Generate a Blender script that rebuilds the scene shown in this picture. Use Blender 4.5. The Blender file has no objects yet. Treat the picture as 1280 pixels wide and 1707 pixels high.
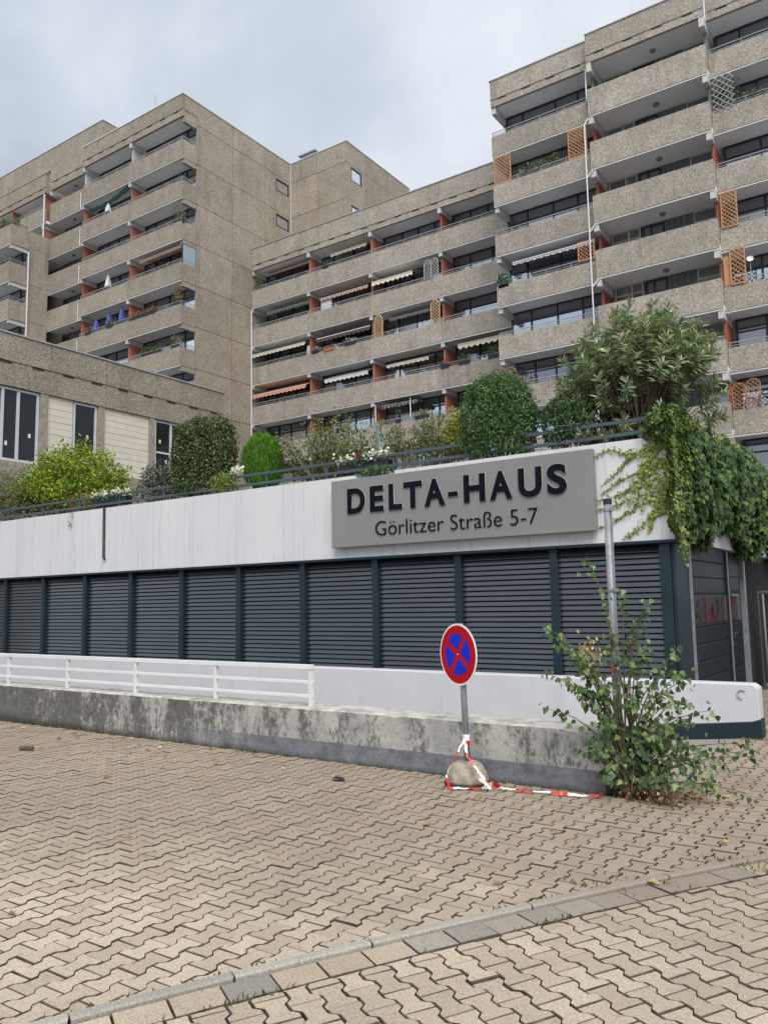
import bpy, bmesh, math, random
import numpy as np
from mathutils import Vector, Matrix
random.seed(7); RNG = np.random.default_rng(11)
SC = bpy.context.scene; COL = SC.collection
# ------------------------------------------------------------------ camera
YAW, PIT, ROL, FPX, EYE = 0.60074, 0.11374, -0.01796, 1326.82, 1.70
F0 = Vector((-math.sin(YAW), math.cos(YAW), 0)); R0 = Vector((math.cos(YAW), math.sin(YAW), 0)); Z0 = Vector((0, 0, 1))
FW = math.cos(PIT)*F0 + math.sin(PIT)*Z0; U1 = -math.sin(PIT)*F0 + math.cos(PIT)*Z0
RT = math.cos(ROL)*R0 + math.sin(ROL)*U1; UP = -math.sin(ROL)*R0 + math.cos(ROL)*U1
cam = bpy.data.cameras.new('camera'); co = bpy.data.objects.new('camera', cam); COL.objects.link(co)
cam.sensor_fit = 'VERTICAL'; cam.sensor_height = 24; cam.lens = FPX/1707*24; cam.clip_start = .05; cam.clip_end = 2000
M = Matrix((RT, UP, -FW)).transposed().to_4x4(); M.translation = Vector((0, 0, EYE)); co.matrix_world = M
SC.camera = co
# ------------------------------------------------------------------ sky, sun, exposure
SUN_EL, SUN_AZ = math.radians(52), math.radians(140)      # azimuth clockwise from +Y
W = bpy.data.worlds.new('World'); SC.world = W; W.use_nodes = True
nt = W.node_tree; nt.nodes.clear()
def wn(t, **k):
    n = nt.nodes.new(t)
    for a, b in k.items(): setattr(n, a, b)
    return n
wo = wn('ShaderNodeOutputWorld'); bg = wn('ShaderNodeBackground'); nt.links.new(bg.outputs[0], wo.inputs[0])
sky = wn('ShaderNodeTexSky', sky_type='NISHITA', sun_disc=False, sun_elevation=SUN_EL, sun_rotation=SUN_AZ, dust_density=3.0)
tc = wn('ShaderNodeTexCoord'); sp = wn('ShaderNodeSeparateXYZ'); nt.links.new(tc.outputs['Generated'], sp.inputs[0])
def wm(op, a, b=None):
    n = wn('ShaderNodeMath', operation=op)
    for i, v in enumerate((a, b)):
        if v is None: continue
        if isinstance(v, (int, float)): n.inputs[i].default_value = v
        else: nt.links.new(v, n.inputs[i])
    return n.outputs[0]
zz = wm('ADD', wm('MAXIMUM', sp.outputs[2], 0.0), .22)
cx = wn('ShaderNodeCombineXYZ'); nt.links.new(wm('DIVIDE', sp.outputs[0], zz), cx.inputs[0]); nt.links.new(wm('DIVIDE', sp.outputs[1], zz), cx.inputs[1])
cx.inputs[2].default_value = 1.3
nz = wn('ShaderNodeTexNoise'); nz.inputs['Scale'].default_value = 1.35; nz.inputs['Detail'].default_value = 6; nz.inputs['Roughness'].default_value = .52; nz.inputs['Distortion'].default_value = .35
nt.links.new(cx.outputs[0], nz.inputs['Vector'])
cr = wn('ShaderNodeValToRGB'); nt.links.new(nz.outputs[0], cr.inputs[0])
e = cr.color_ramp.elements; e[0].position = .34; e[0].color = (.222, .245, .272, 1); e[1].position = .66; e[1].color = (.43, .442, .458, 1)
em = cr.color_ramp.elements.new(.50); em.color = (.300, .325, .357, 1)
skm = wn('ShaderNodeMix', data_type='RGBA', blend_type='MULTIPLY'); skm.inputs[0].default_value = 1
nt.links.new(sky.outputs[0], skm.inputs[6]); skm.inputs[7].default_value = (.1, .1, .1, 1)
mx = wn('ShaderNodeMix', data_type='RGBA'); mx.inputs[0].default_value = .86
nt.links.new(skm.outputs[2], mx.inputs[6]); nt.links.new(cr.outputs[0], mx.inputs[7]); nt.links.new(mx.outputs[2], bg.inputs[0]); bg.inputs[1].default_value = 1.0
sl = bpy.data.lights.new('sun', 'SUN'); so = bpy.data.objects.new('sun', sl); COL.objects.link(so)
sl.energy = 1.5; sl.angle = math.radians(42); sl.color = (1, .95, .885)
sd = Vector((math.sin(SUN_AZ)*math.cos(SUN_EL), math.cos(SUN_AZ)*math.cos(SUN_EL), math.sin(SUN_EL)))
so.rotation_euler = sd.to_track_quat('Z', 'Y').to_euler(); so.location = (20, -20, 40)
VS = SC.view_settings; VS.view_transform = 'Standard'; VS.look = 'None'; VS.gamma = 1; VS.exposure = 1.2; VS.use_curve_mapping = False
SC.cycles.use_denoising = True; SC.cycles.max_bounces = 6; SC.cycles.diffuse_bounces = 3; SC.cycles.glossy_bounces = 3; SC.cycles.transmission_bounces = 3
# ------------------------------------------------------------------ materials
class NT:
    def __init__(s, name):
        s.m = bpy.data.materials.new(name); s.m.use_nodes = True; s.t = s.m.node_tree
        s.b = s.t.nodes['Principled BSDF']; s.pos = s.n('ShaderNodeNewGeometry').outputs['Position']
    def n(s, t, **k):
        n = s.t.nodes.new(t)
        for a, b in k.items(): setattr(n, a, b)
        return n
    def put(s, sock, v):
        if isinstance(v, bpy.types.NodeSocket): s.t.links.new(v, sock)
        elif isinstance(v, (tuple, list)) and len(v) == 3 and sock.type == 'RGBA': sock.default_value = (*v, 1)
        else: sock.default_value = v
    def math(s, op, a, b=0.0, c=None, clamp=False):
        n = s.n('ShaderNodeMath', operation=op, use_clamp=clamp); s.put(n.inputs[0], a); s.put(n.inputs[1], b)
        if c is not None: s.put(n.inputs[2], c)
        return n.outputs[0]
    def scaled(s, v):
        n = s.n('ShaderNodeVectorMath', operation='MULTIPLY'); s.put(n.inputs[0], s.pos); n.inputs[1].default_value = v
        return n.outputs[0]
    def noise(s, scale, detail=3, rough=.55, vec=None, dist=0):
        n = s.n('ShaderNodeTexNoise'); n.inputs['Scale'].default_value = scale; n.inputs['Detail'].default_value = detail
        n.inputs['Roughness'].default_value = rough; n.inputs['Distortion'].default_value = dist
        s.t.links.new(vec or s.pos, n.inputs['Vector']); return n.outputs[0]
    def vor(s, scale, out='Color', vec=None, feature='F1'):
        n = s.n('ShaderNodeTexVoronoi', feature=feature); n.inputs['Scale'].default_value = scale
        s.t.links.new(vec or s.pos, n.inputs['Vector']); return n.outputs[out]
    def ramp(s, f, stops):
        n = s.n('ShaderNodeValToRGB'); s.put(n.inputs[0], f); el = n.color_ramp.elements
        while len(el) < len(stops): el.new(.5)
        for q, (p, c) in zip(el, stops):
            q.position = p; q.color = (c, c, c, 1) if isinstance(c, (int, float)) else (*c, 1)
        return n.outputs[0]
    def mix(s, f, a, b, mode='MIX'):
        n = s.n('ShaderNodeMix', data_type='RGBA', blend_type=mode); s.put(n.inputs[0], f); s.put(n.inputs[6], a); s.put(n.inputs[7], b); return n.outputs[2]
    def sep(s, v):
        n = s.n('ShaderNodeSeparateXYZ'); s.t.links.new(v, n.inputs[0]); return n.outputs
    def bump(s, h, strength=.3, dist=.01):
        n = s.n('ShaderNodeBump'); n.inputs['Strength'].default_value = strength; n.inputs['Distance'].default_value = dist
        s.t.links.new(h, n.inputs['Height']); s.t.links.new(n.outputs[0], s.b.inputs['Normal'])
    def set(s, **k):
        for a, v in k.items(): s.put(s.b.inputs[{'base': 'Base Color', 'rough': 'Roughness', 'metal': 'Metallic', 'spec': 'Specular IOR Level', 'coat': 'Coat Weight', 'coatr': 'Coat Roughness'}[a]], v)
        return s.m
MAT = {}
def plain(name, col, rough=.6, var=.12, scale=6, **k):
    t = NT(name); f = t.noise(scale, 4)
    lo = tuple(max(0, c*(1-var)) for c in col); hi = tuple(min(1, c*(1+var)) for c in col)
    MAT[name] = t.set(base=t.ramp(f, [(.3, lo), (.7, hi)]), rough=rough, **k); return MAT[name]
def aggregate(name, gain=1.0, tintc=(1, 1, 1), bump=False):
    t = NT(name)
    c1 = t.sep(t.vor(29))[0]; c2 = t.sep(t.vor(60))[1]; oi = t.n('ShaderNodeObjectInfo').outputs['Random']
    g = lambda *c: tuple(min(1, a*gain*b) for a, b in zip(c, tintc))
    base = t.ramp(t.math('ADD', t.math('MULTIPLY', c1, .62), t.math('MULTIPLY', c2, .38)), [(.10, g(.165, .143, .116)), (.35, g(.305, .273, .229)), (.60, g(.392, .356, .304)), (.85, g(.53, .490, .43)), (.97, g(.68, .64, .58))])
    base = t.mix(1.0, base, t.ramp(t.noise(.9, 4), [(.3, .86), (.7, 1.08)]), 'MULTIPLY')
    base = t.mix(1.0, base, t.ramp(oi, [(0, (.90, .90, .89)), (1, (1.06, 1.055, 1.05))]), 'MULTIPLY')
    st = t.noise(1.3, 6, .7, t.scaled((1.0, 1.0, .13)))
    base = t.mix(t.math('MULTIPLY', t.ramp(st, [(.53, 0.0), (.72, 1.0)]), .48), base, (.12, .112, .098))
    if bump: t.bump(t.vor(30, 'Distance'), .6, .012)
    MAT[name] = t.set(base=base, rough=.9, spec=.2)
aggregate('aggregate', .96, (1, 1.015, 1.05)); aggregate('aggregate_low', .78, (1, .99, .97), True); aggregate('aggregate_tower', .82, (1, .995, .99)); aggregate('aggregate_gable', .91, (1.0, .985, .97))
plain('soffit', (.80, .82, .85), .8, .05, .8); plain('white_beam', (.50, .50, .49), .6, .06, 3); plain('white_metal', (.66, .67, .68), .4, .05, 4)
plain('dark_joint', (.03, .028, .025), .9); plain('frame_navy', (.020, .024, .036), .4, .2, 3); plain('rail_grey', (.30, .32, .34), .35, .1, 4)
plain('terracotta', (.36, .13, .095), .75, .14, 2); plain('terracotta_dark', (.27, .075, .045), .75, .14, 2)
plain('panel_green', (.115, .135, .13), .6, .15, 2); plain('recess_wall', (.20, .21, .185), .85, .1, 2); plain('cream_frame', (.45, .43, .38), .5)
plain('roof_edge', (.33, .34, .35), .5, .1, 2); plain('roof_edge_white', (.62, .63, .64), .5, .06, 2)
def glass(name, col, refl, rough=.03):
    t = NT(name); t.set(base=col, rough=.5, spec=.3)
    gl = t.n('ShaderNodeBsdfGlossy'); gl.inputs['Roughness'].default_value = rough; gl.inputs['Color'].default_value = (.86, .91, 1, 1)
    lw = t.n('ShaderNodeLayerWeight'); lw.inputs[0].default_value = .35
    f = t.math('MULTIPLY_ADD', lw.outputs['Fresnel'], (.9 if refl > .06 else .16), refl, True)
    ms = t.n('ShaderNodeMixShader'); t.put(ms.inputs[0], f); t.t.links.new(t.b.outputs[0], ms.inputs[1]); t.t.links.new(gl.outputs[0], ms.inputs[2])
    t.t.links.new(ms.outputs[0], t.t.nodes['Material Output'].inputs[0]); MAT[name] = t.m
glass('glass_dark', (.032, .037, .048), .22); glass('glass_lower', (.05, .055, .07), .62); glass('glass_curtain', (.30, .29, .28), .16); glass('glass_clear', (.006, .007, .008), .025)
glass('glass_frost', (.25, .32, .36), .10, .2)
t = NT('glass_painted_refl'); t.set(base=t.ramp(t.noise(3.2, 4, .6, t.scaled((1, 1, .5)), 1.2), [(.36, (.012, .012, .015)), (.50, (.085, .080, .085)), (.58, (.11, .014, .022)), (.70, (.02, .008, .012))]), rough=.12, spec=.6); MAT['glass_painted_refl'] = t.m  # red and grey reflections painted into the pane colour
# white painted board-marked concrete
t = NT('white_wall'); x = t.sep(t.pos)[0]; y = t.sep(t.pos)[1]
u = t.math('ADD', x, y); fr = t.math('FRACT', t.math('DIVIDE', u, .247)); ln = t.math('LESS_THAN', fr, .05)
fr2 = t.math('FRACT', t.math('DIVIDE', u, 1.235)); ln2 = t.math('LESS_THAN', fr2, .012)
ln = t.math('MULTIPLY', ln, t.ramp(t.noise(2.3, 3), [(.42, 0.0), (.62, 1.0)])); ln = t.math('MAXIMUM', ln, t.math('MULTIPLY', ln2, .8))
b = t.ramp(t.noise(1.1, 5, .6, t.scaled((1, 1, .3))), [(.3, (.575, .583, .612)), (.7, (.63, .638, .662))])
b = t.mix(t.math('MULTIPLY', ln, .5), b, (.26, .27, .30))
b = t.mix(t.math('MULTIPLY', t.ramp(t.noise(14, 3), [(.68, 0.0), (.74, 1.0)]), .3), b, (.33, .33, .34))
pk = t.math('MULTIPLY', t.ramp(t.noise(3.0, 6, .7, t.scaled((1, 1, .05))), [(.55, 0.0), (.75, 1.0)]), .34); b = t.mix(pk, b, (.40, .40, .40))
t.bump(t.math('ADD', t.math('MULTIPLY', ln, -1.0), t.math('MULTIPLY', t.noise(25, 4), .35)), .5, .006); b2 = t.mix(t.math('MULTIPLY', t.ramp(t.noise(5.5, 6, .75, t.scaled((1, 1, .07))), [(.56, 0.0), (.70, 1.0)]), t.math('MULTIPLY', t.ramp(t.sep(t.pos)[2], [(0, 0.0), (1, 1.0)]), .26)), b, (.30, .30, .30)); MAT['white_wall'] = t.set(base=b2, rough=.75)
t = NT('white_low_wall'); b = t.ramp(t.noise(1.6, 5), [(.3, (.495, .508, .545)), (.7, (.55, .562, .595))]); b = t.mix(t.math('MULTIPLY', t.ramp(t.noise(9, 4), [(.66, 0.0), (.76, 1.0)]), .25), b, (.45, .45, .45))
b = t.mix(t.math('MULTIPLY', t.ramp(t.noise(4, 6, .75, t.scaled((1, 1, .15))), [(.55, 0.0), (.72, 1.0)]), .22), b, (.30, .30, .29))
t.bump(t.noise(30, 5), .25, .004); MAT['white_low_wall'] = t.set(base=b, rough=.75)
# old stained concrete of the low wall
t = NT('old_concrete'); xyz = t.sep(t.pos)
b = t.ramp(t.noise(3.0, 6, .65), [(.3, (.265, .264, .25)), (.7, (.46, .456, .432))])
st = t.noise(3.6, 7, .75, t.scaled((1, 1, .35))); sp_ = t.noise(20, 5, .75, t.scaled((1, 1, .75)))
lx = t.math('MULTIPLY', t.math('ADD', xyz[0], 5.6), -.022, clamp=True)
dk = t.ramp(t.math('ADD', t.math('ADD', t.math('MULTIPLY', st, .62), t.math('MULTIPLY', sp_, .38)), lx), [(.495, 0.0), (.585, 1.0)])
b = t.mix(t.math('MULTIPLY', dk, .86), b, t.ramp(t.noise(12, 3), [(.3, (.048, .047, .042)), (.7, (.12, .117, .105))]))
paint = t.math('MULTIPLY', t.math('LESS_THAN', t.math('ADD', xyz[2], t.math('MULTIPLY', t.noise(18, 3), .014)), .205), t.ramp(t.math('ADD', t.math('MULTIPLY', xyz[0], .35), t.math('ADD', 2.9, t.math('MULTIPLY', t.noise(4, 4), .8))), [(.35, 0.0), (.95, 1.0)]))
pc = t.ramp(t.noise(5, 5, .7), [(.35, (.085, .09, .105)), (.68, (.20, .215, .245))]); b = t.mix(t.math('MULTIPLY', paint, .9), b, pc)
gr = t.math('MULTIPLY', t.ramp(t.math('SUBTRACT', t.math('MULTIPLY', t.noise(3, 6, .7), t.math('ADD', .10, t.math('MULTIPLY', lx, 1.2))), xyz[2]), [(.0, 0.0), (.09, 1.0)]), .8); b = t.mix(gr, b, (.04, .04, .03))
t.bump(t.math('ADD', t.noise(40, 5), t.math('MULTIPLY', t.noise(7, 5), 1.5)), .6, .01); MAT['old_concrete'] = t.set(base=b, rough=.92, spec=.2)
t = NT('concrete_top'); b = t.ramp(t.noise(6, 6, .7), [(.3, (.22, .215, .19)), (.55, (.45, .44, .405)), (.75, (.60, .59, .55))]); b = t.mix(t.ramp(t.noise(3.3, 4), [(.6, 0.0), (.75, .7)]), b, (.07, .075, .03)); t.bump(t.noise(30, 5), .6, .01); MAT['concrete_top'] = t.set(base=b, rough=.95, spec=.2)
plain('concrete_base', (.30, .27, .215), .9, .4, 18); plain('column_concrete', (.29, .265, .225), .85, .2, 5)
# pavers
def paving(name, lo, hi, col):
    t = NT(name); a = t.n('ShaderNodeAttribute', attribute_name='tint').outputs['Fac']
    b = t.ramp(a, [(0, lo), (1, hi)])
    sp = t.noise(95, 3, .85); b = t.mix(.85, b, t.ramp(sp, [(.30, .50), (.5, 1.0), (.70, 1.45)]), 'MULTIPLY')
    b = t.mix(1.0, b, t.ramp(t.noise(.55, 5, .6), [(.3, (.80, .79, .78)), (.7, (1.08, 1.07, 1.05))]), 'MULTIPLY')
    b = t.mix(t.math('MULTIPLY', t.ramp(t.noise(7, 5, .7), [(.56, 0.0), (.74, 1.0)]), .34), b, (.13, .11, .085))
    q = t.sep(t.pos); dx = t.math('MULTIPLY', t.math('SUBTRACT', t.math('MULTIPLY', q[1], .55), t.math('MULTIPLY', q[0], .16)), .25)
    wall_brown = t.ramp(t.math('ADD', dx, t.math('MULTIPLY', t.noise(1.3, 5, .65), .45)), [(.78, 0.0), (1.0, .62)])  # browner towards the wall and to the left
    b = t.mix(wall_brown, b, (.235, .188, .148))
    t.bump(t.noise(120, 3, .7), .45, .004); MAT[name] = t.set(base=b, rough=.92, spec=.15)
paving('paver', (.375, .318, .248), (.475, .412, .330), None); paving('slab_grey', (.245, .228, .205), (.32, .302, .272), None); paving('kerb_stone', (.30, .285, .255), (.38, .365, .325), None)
t = NT('paver_edge'); MAT['paver_edge'] = t.set(base=t.ramp(t.noise(9, 4, .7), [(.32, (.045, .038, .029)), (.68, (.15, .13, .105))]), rough=1.0, spec=.1)
t = NT('joint_sand'); b = t.ramp(t.noise(40, 4), [(.3, (.008, .007, .005)), (.7, (.028, .023, .017))]); b = t.mix(t.math('MULTIPLY', t.ramp(t.noise(1.7, 4), [(.60, 0.0), (.70, 1.0)]), .8), b, (.045, .06, .02)); MAT['joint_sand'] = t.set(base=b, rough=1.0, spec=.1)
t = NT('asphalt_beige'); b = t.ramp(t.noise(60, 4, .7), [(.3, (.20, .18, .15)), (.7, (.36, .33, .285))]); b = t.mix(1, b, t.ramp(t.noise(1.2, 4), [(.3, .8), (.7, 1.1)]), 'MULTIPLY'); MAT['asphalt_beige'] = t.set(base=b, rough=.95)
plain('soil', (.055, .045, .032), 1, .4, 6); plain('ground', (.2, .185, .16), 1, .2, 3)
# garage metal
t = NT('louvre_navy'); b = t.ramp(t.noise(2.0, 3), [(.3, (.012, .021, .031)), (.7, (.017, .028, .040))]); MAT['louvre_navy'] = t.set(base=b, rough=.24, spec=.9, coat=.7, coatr=.10)
plain('post_navy', (.014, .029, .038), .5, .12, 2, spec=.25); plain('door_navy', (.011, .019, .025), .5, .14, 2, spec=.25); plain('rail_blue', (.055, .080, .095), .45, .12, 2, spec=.3); plain('void', (.004, .004, .005), 1)
plain('galvanised', (.235, .255, .275), .5, .2, 14, metal=.2); plain('cap_black', (.012, .012, .014), .5); plain('pipe_black', (.010, .011, .014), .45)
t = NT('sign_metal'); b = t.ramp(t.noise(.8, 3), [(.3, (.200, .205, .200)), (.7, (.216, .221, .215))]); MAT['sign_metal'] = t.set(base=b, rough=.42, metal=.0, spec=.5)
plain('sign_side', (.17, .165, .155), .5, .05); plain('letter_black', (.0022, .0035, .009), .5, .1, 3, spec=.12); plain('letter_rim', (.40, .40, .40), .4, .03)
plain('cream_siding', (.64, .60, .52), .7, .07, 3); plain('window_white', (.52, .56, .60), .35, .06, 3)
plain('sign_white', (.78, .78, .79), .35, .04, 8); plain('sign_red', (.46, .002, .005), .6, .06, 8, spec=.15); plain('sign_blue', (.004, .028, .55), .6, .08, 8, spec=.15)
plain('wood_light', (.50, .345, .185), .7, .18, 9); plain('wood_orange', (.46, .24, .115), .7, .18, 9); plain('wicker', (.30, .155, .085), .75, .2, 9); plain('lattice_grey', (.33, .33, .33), .6)
plain('bark', (.10, .075, .05), .9, .3, 20); plain('bark_grey', (.17, .15, .12), .9, .3, 20); plain('parasol_blue', (.07, .085, .33), .8, .2, 8); plain('parasol_white', (.55, .56, .60), .8); plain('cloth_teal', (.05, .20, .19), .8)
plain('brass', (.5, .5, .5), .25, .1, metal=.9); plain('planter_navy', (.012, .016, .03), .5); plain('planter_terracotta', (.45, .13, .05), .7); plain('tarp', (.014, .015, .017), .55, .3, 3); plain('lamp_grey', (.20, .19, .17), .6)
def canvas(name, c1, c2=None, per=.16, fold=True):
    t = NT(name); xx = t.sep(t.pos)[0]; b = c1
    if c2:
        fr = t.math('LESS_THAN', t.math('FRACT', t.math('DIVIDE', xx, per)), .5); b = t.mix(fr, c1, c2)
    b = t.mix(1, b, t.ramp(t.noise(5, 3), [(.3, .85), (.7, 1.08)]), 'MULTIPLY'); MAT[name] = t.set(base=b, rough=.85)
canvas('canvas_cream', (.68, .63, .50)); canvas('canvas_yellow', (.62, .54, .33), (.72, .68, .55)); canvas('canvas_salmon', (.66, .30, .20)); canvas('canvas_orange', (.44, .19, .115), (.66, .50, .40), .22)
canvas('canvas_terracotta', (.42, .17, .12)); canvas('canvas_brown', (.075, .055, .05)); canvas('canvas_green', (.10, .15, .11), (.50, .52, .46), .26); canvas('canvas_grey', (.55, .55, .56), (.33, .34, .36), .2); canvas('canvas_white', (.66, .66, .62))
t = NT('leaf'); a = t.n('ShaderNodeAttribute', attribute_name='col').outputs['Color']; t.set(base=a, rough=.48, spec=.45)
tr = t.n('ShaderNodeBsdfTranslucent'); t.t.links.new(t.mix(1, a, (1.25, 1.35, .7), 'MULTIPLY'), tr.inputs[0]); ms = t.n('ShaderNodeMixShader'); ms.inputs[0].default_value = .22
t.t.links.new(t.b.outputs[0], ms.inputs[1]); t.t.links.new(tr.outputs[0], ms.inputs[2]); t.t.links.new(ms.outputs[0], t.t.nodes['Material Output'].inputs[0]); MAT['leaf'] = t.m
t = NT('tape'); a = t.n('ShaderNodeAttribute', attribute_name='tint').outputs['Fac']; MAT['tape'] = t.set(base=t.mix(t.math('GREATER_THAN', a, .5), (.80, .80, .80), (.62, .02, .015)), rough=.35)
# ------------------------------------------------------------------ mesh helpers
class MB:
    def __init__(s): s.v = []; s.f = []; s.mi = []
    def add(s, v, f, mi=0):
        o = len(s.v); s.v += [tuple(p) for p in v]; s.f += [tuple(i+o for i in q) for q in f]; s.mi += [mi]*len(f); return s
    def box(s, x0, x1, y0, y1, z0, z1, mi=0):
        return s.add([(x0,y0,z0),(x1,y0,z0),(x1,y1,z0),(x0,y1,z0),(x0,y0,z1),(x1,y0,z1),(x1,y1,z1),(x0,y1,z1)], [(0,3,2,1),(4,5,6,7),(0,1,5,4),(1,2,6,5),(2,3,7,6),(3,0,4,7)], mi)
    def prism(s, poly, a, b, axis='x', mi=0):     # polygon in the other two axes, extruded from a to b
        n = len(poly); P = (lambda p, q: (q, p[0], p[1])) if axis == 'x' else ((lambda p, q: (p[0], q, p[1])) if axis == 'y' else (lambda p, q: (p[0], p[1], q)))
        v = [P(p, a) for p in poly] + [P(p, b) for p in poly]
        f = [tuple(range(n-1, -1, -1)), tuple(range(n, 2*n))] + [(i, (i+1) % n, n+(i+1) % n, n+i) for i in range(n)]
        return s.add(v, f, mi)
    def bar(s, p, q, w, h=None, mi=0):            # square bar between two points
        p, q = Vector(p), Vector(q); d = (q-p).normalized(); h = h or w
        a = d.cross(Vector((0, 0, 1)));  a = Vector((1, 0, 0)) if a.length < 1e-4 else a.normalized(); b = a.cross(d)
        v = [c + i*a*w/2 + j*b*h/2 for c in (p, q) for i, j in ((-1,-1),(1,-1),(1,1),(-1,1))]
        return s.add(v, [(3,2,1,0),(4,5,6,7),(0,1,5,4),(1,2,6,5),(2,3,7,6),(3,0,4,7)], mi)
    def tube(s, pts, r, n=6, mi=0, cap=True):
        pts = [Vector(p) for p in pts]; rs = r if isinstance(r, (list, tuple)) else [r]*len(pts); o = len(s.v); ref = None
        for i, p in enumerate(pts):
            d = (pts[min(i+1, len(pts)-1)] - pts[max(i-1, 0)]).normalized()
            if ref is None: ref = d.orthogonal().normalized()
            a = (ref - d*ref.dot(d)).normalized(); ref = a; b = d.cross(a)
            s.v += [tuple(p + rs[i]*(math.cos(6.28318*k/n)*a + math.sin(6.28318*k/n)*b)) for k in range(n)]
        for i in range(len(pts)-1):
            for k in range(n):
                k2 = (k+1) % n; s.f.append((o+i*n+k, o+i*n+k2, o+(i+1)*n+k2, o+(i+1)*n+k)); s.mi.append(mi)
        if cap:
            s.f += [tuple(o+k for k in range(n-1, -1, -1)), tuple(o+(len(pts)-1)*n+k for k in range(n))]; s.mi += [mi]*2
        return s
    def lathe(s, prof, c=(0, 0, 0), n=24, mi=0):
        o = len(s.v)
        for r, z in prof: s.v += [(c[0]+r*math.cos(6.28318*k/n), c[1]+r*math.sin(6.28318*k/n), c[2]+z) for k in range(n)]
        for i in range(len(prof)-1):
            for k in range(n): s.f.append((o+i*n+k, o+i*n+(k+1) % n, o+(i+1)*n+(k+1) % n, o+(i+1)*n+k)); s.mi.append(mi)
        s.f += [tuple(o+k for k in range(n-1, -1, -1)), tuple(o+(len(prof)-1)*n+k for k in range(n))]; s.mi += [mi]*2
        return s
    def mesh(s, name, mats, bevel=0, smooth=False):
        me = bpy.data.meshes.new(name); me.from_pydata(s.v, [], s.f)
        for m in ([mats] if isinstance(mats, str) else mats): me.materials.append(MAT[m])
        if max(s.mi, default=0): me.polygons.foreach_set('material_index', s.mi)
        if bevel:
            bm = bmesh.new(); bm.from_mesh(me); bmesh.ops.bevel(bm, geom=bm.edges[:], offset=bevel, segments=1, affect='EDGES', profile=.5); bm.to_mesh(me); bm.free()
        if smooth: me.polygons.foreach_set('use_smooth', [True]*len(me.polygons))
        me.update(); return me
def link(name, me, parent=None, loc=(0, 0, 0)):
    o = bpy.data.objects.new(name, me); COL.objects.link(o)
    if parent is not None:
        o.parent = parent; o.location = Vector(loc) - wloc(parent)
    else: o.location = loc
    o['_w'] = tuple(loc); return o
def wloc(o): return Vector(o['_w'])
def build(mb, name, mats, parent=None, loc=(0, 0, 0), **k): return link(name, mb.mesh(name, mats, **k), parent, loc)
def tag(o, label, cat, group=None):
    o['label'] = label; o['category'] = cat
    if group: o['group'] = group
    return o
def thing(name, label, cat, loc=(0, 0, 0), group=None): return tag(link(name, None, None, loc), label, cat, group)
def struct(o): o['kind'] = 'structure'; return o
def pbox(name, mat, parent, x0, x1, y0, y1, z0, z1, **k):
    c = ((x0+x1)/2, (y0+y1)/2, z0); return build(MB().box(x0-c[0], x1-c[0], y0-c[1], y1-c[1], 0, z1-z0), name, mat, parent, c, **k)
CACHE = {}
def cbox(name, mat, parent, x0, x1, y0, y1, z0, z1):      # shares mesh data between equal boxes
    key = (name, mat, round(x1-x0, 3), round(y1-y0, 3), round(z1-z0, 3)); c = ((x0+x1)/2, (y0+y1)/2, z0)
    if key not in CACHE: CACHE[key] = MB().box(x0-c[0], x1-c[0], y0-c[1], y1-c[1], 0, z1-z0).mesh(name, mat)
    return link(name, CACHE[key], parent, c)
# leaves: one mesh of many small folded faces, colour per leaf
SH = {'tri': ([(0,0,0),(.45,.5,.10),(1,0,0),(.45,-.5,.10)], [(0,1,2),(0,2,3)]),
      'hex': ([(0,0,0),(.22,.42,.06),(.62,.40,.05),(1,0,-.10),(.62,-.40,.05),(.22,-.42,.06)], [(0,1,2,3),(0,3,4,5)]),
      'heart': ([(0,0,0),(.06,.34,.05),(.24,.50,.06),(.62,.27,.02),(1,0,-.14),(.62,-.27,.02),(.24,-.50,.06),(.06,-.34,.05)], [(0,1,2,3,4),(0,4,5,6,7)]),
      'ivy': ([(0,0,0),(-.08,.30,.03),(.42,.56,.0),(.46,.25,.05),(1,0,-.16),(.46,-.25,.05),(.42,-.56,.0),(-.08,-.30,.03)], [(0,1,2,3,4),(0,4,5,6,7)]),
      'blade': ([(0,0,0),(.3,.5,.2),(.7,.36,.1),(1,0,-.4),(.7,-.36,.1),(.3,-.5,.2)], [(0,1,2,3),(0,3,4,5)])}
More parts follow.
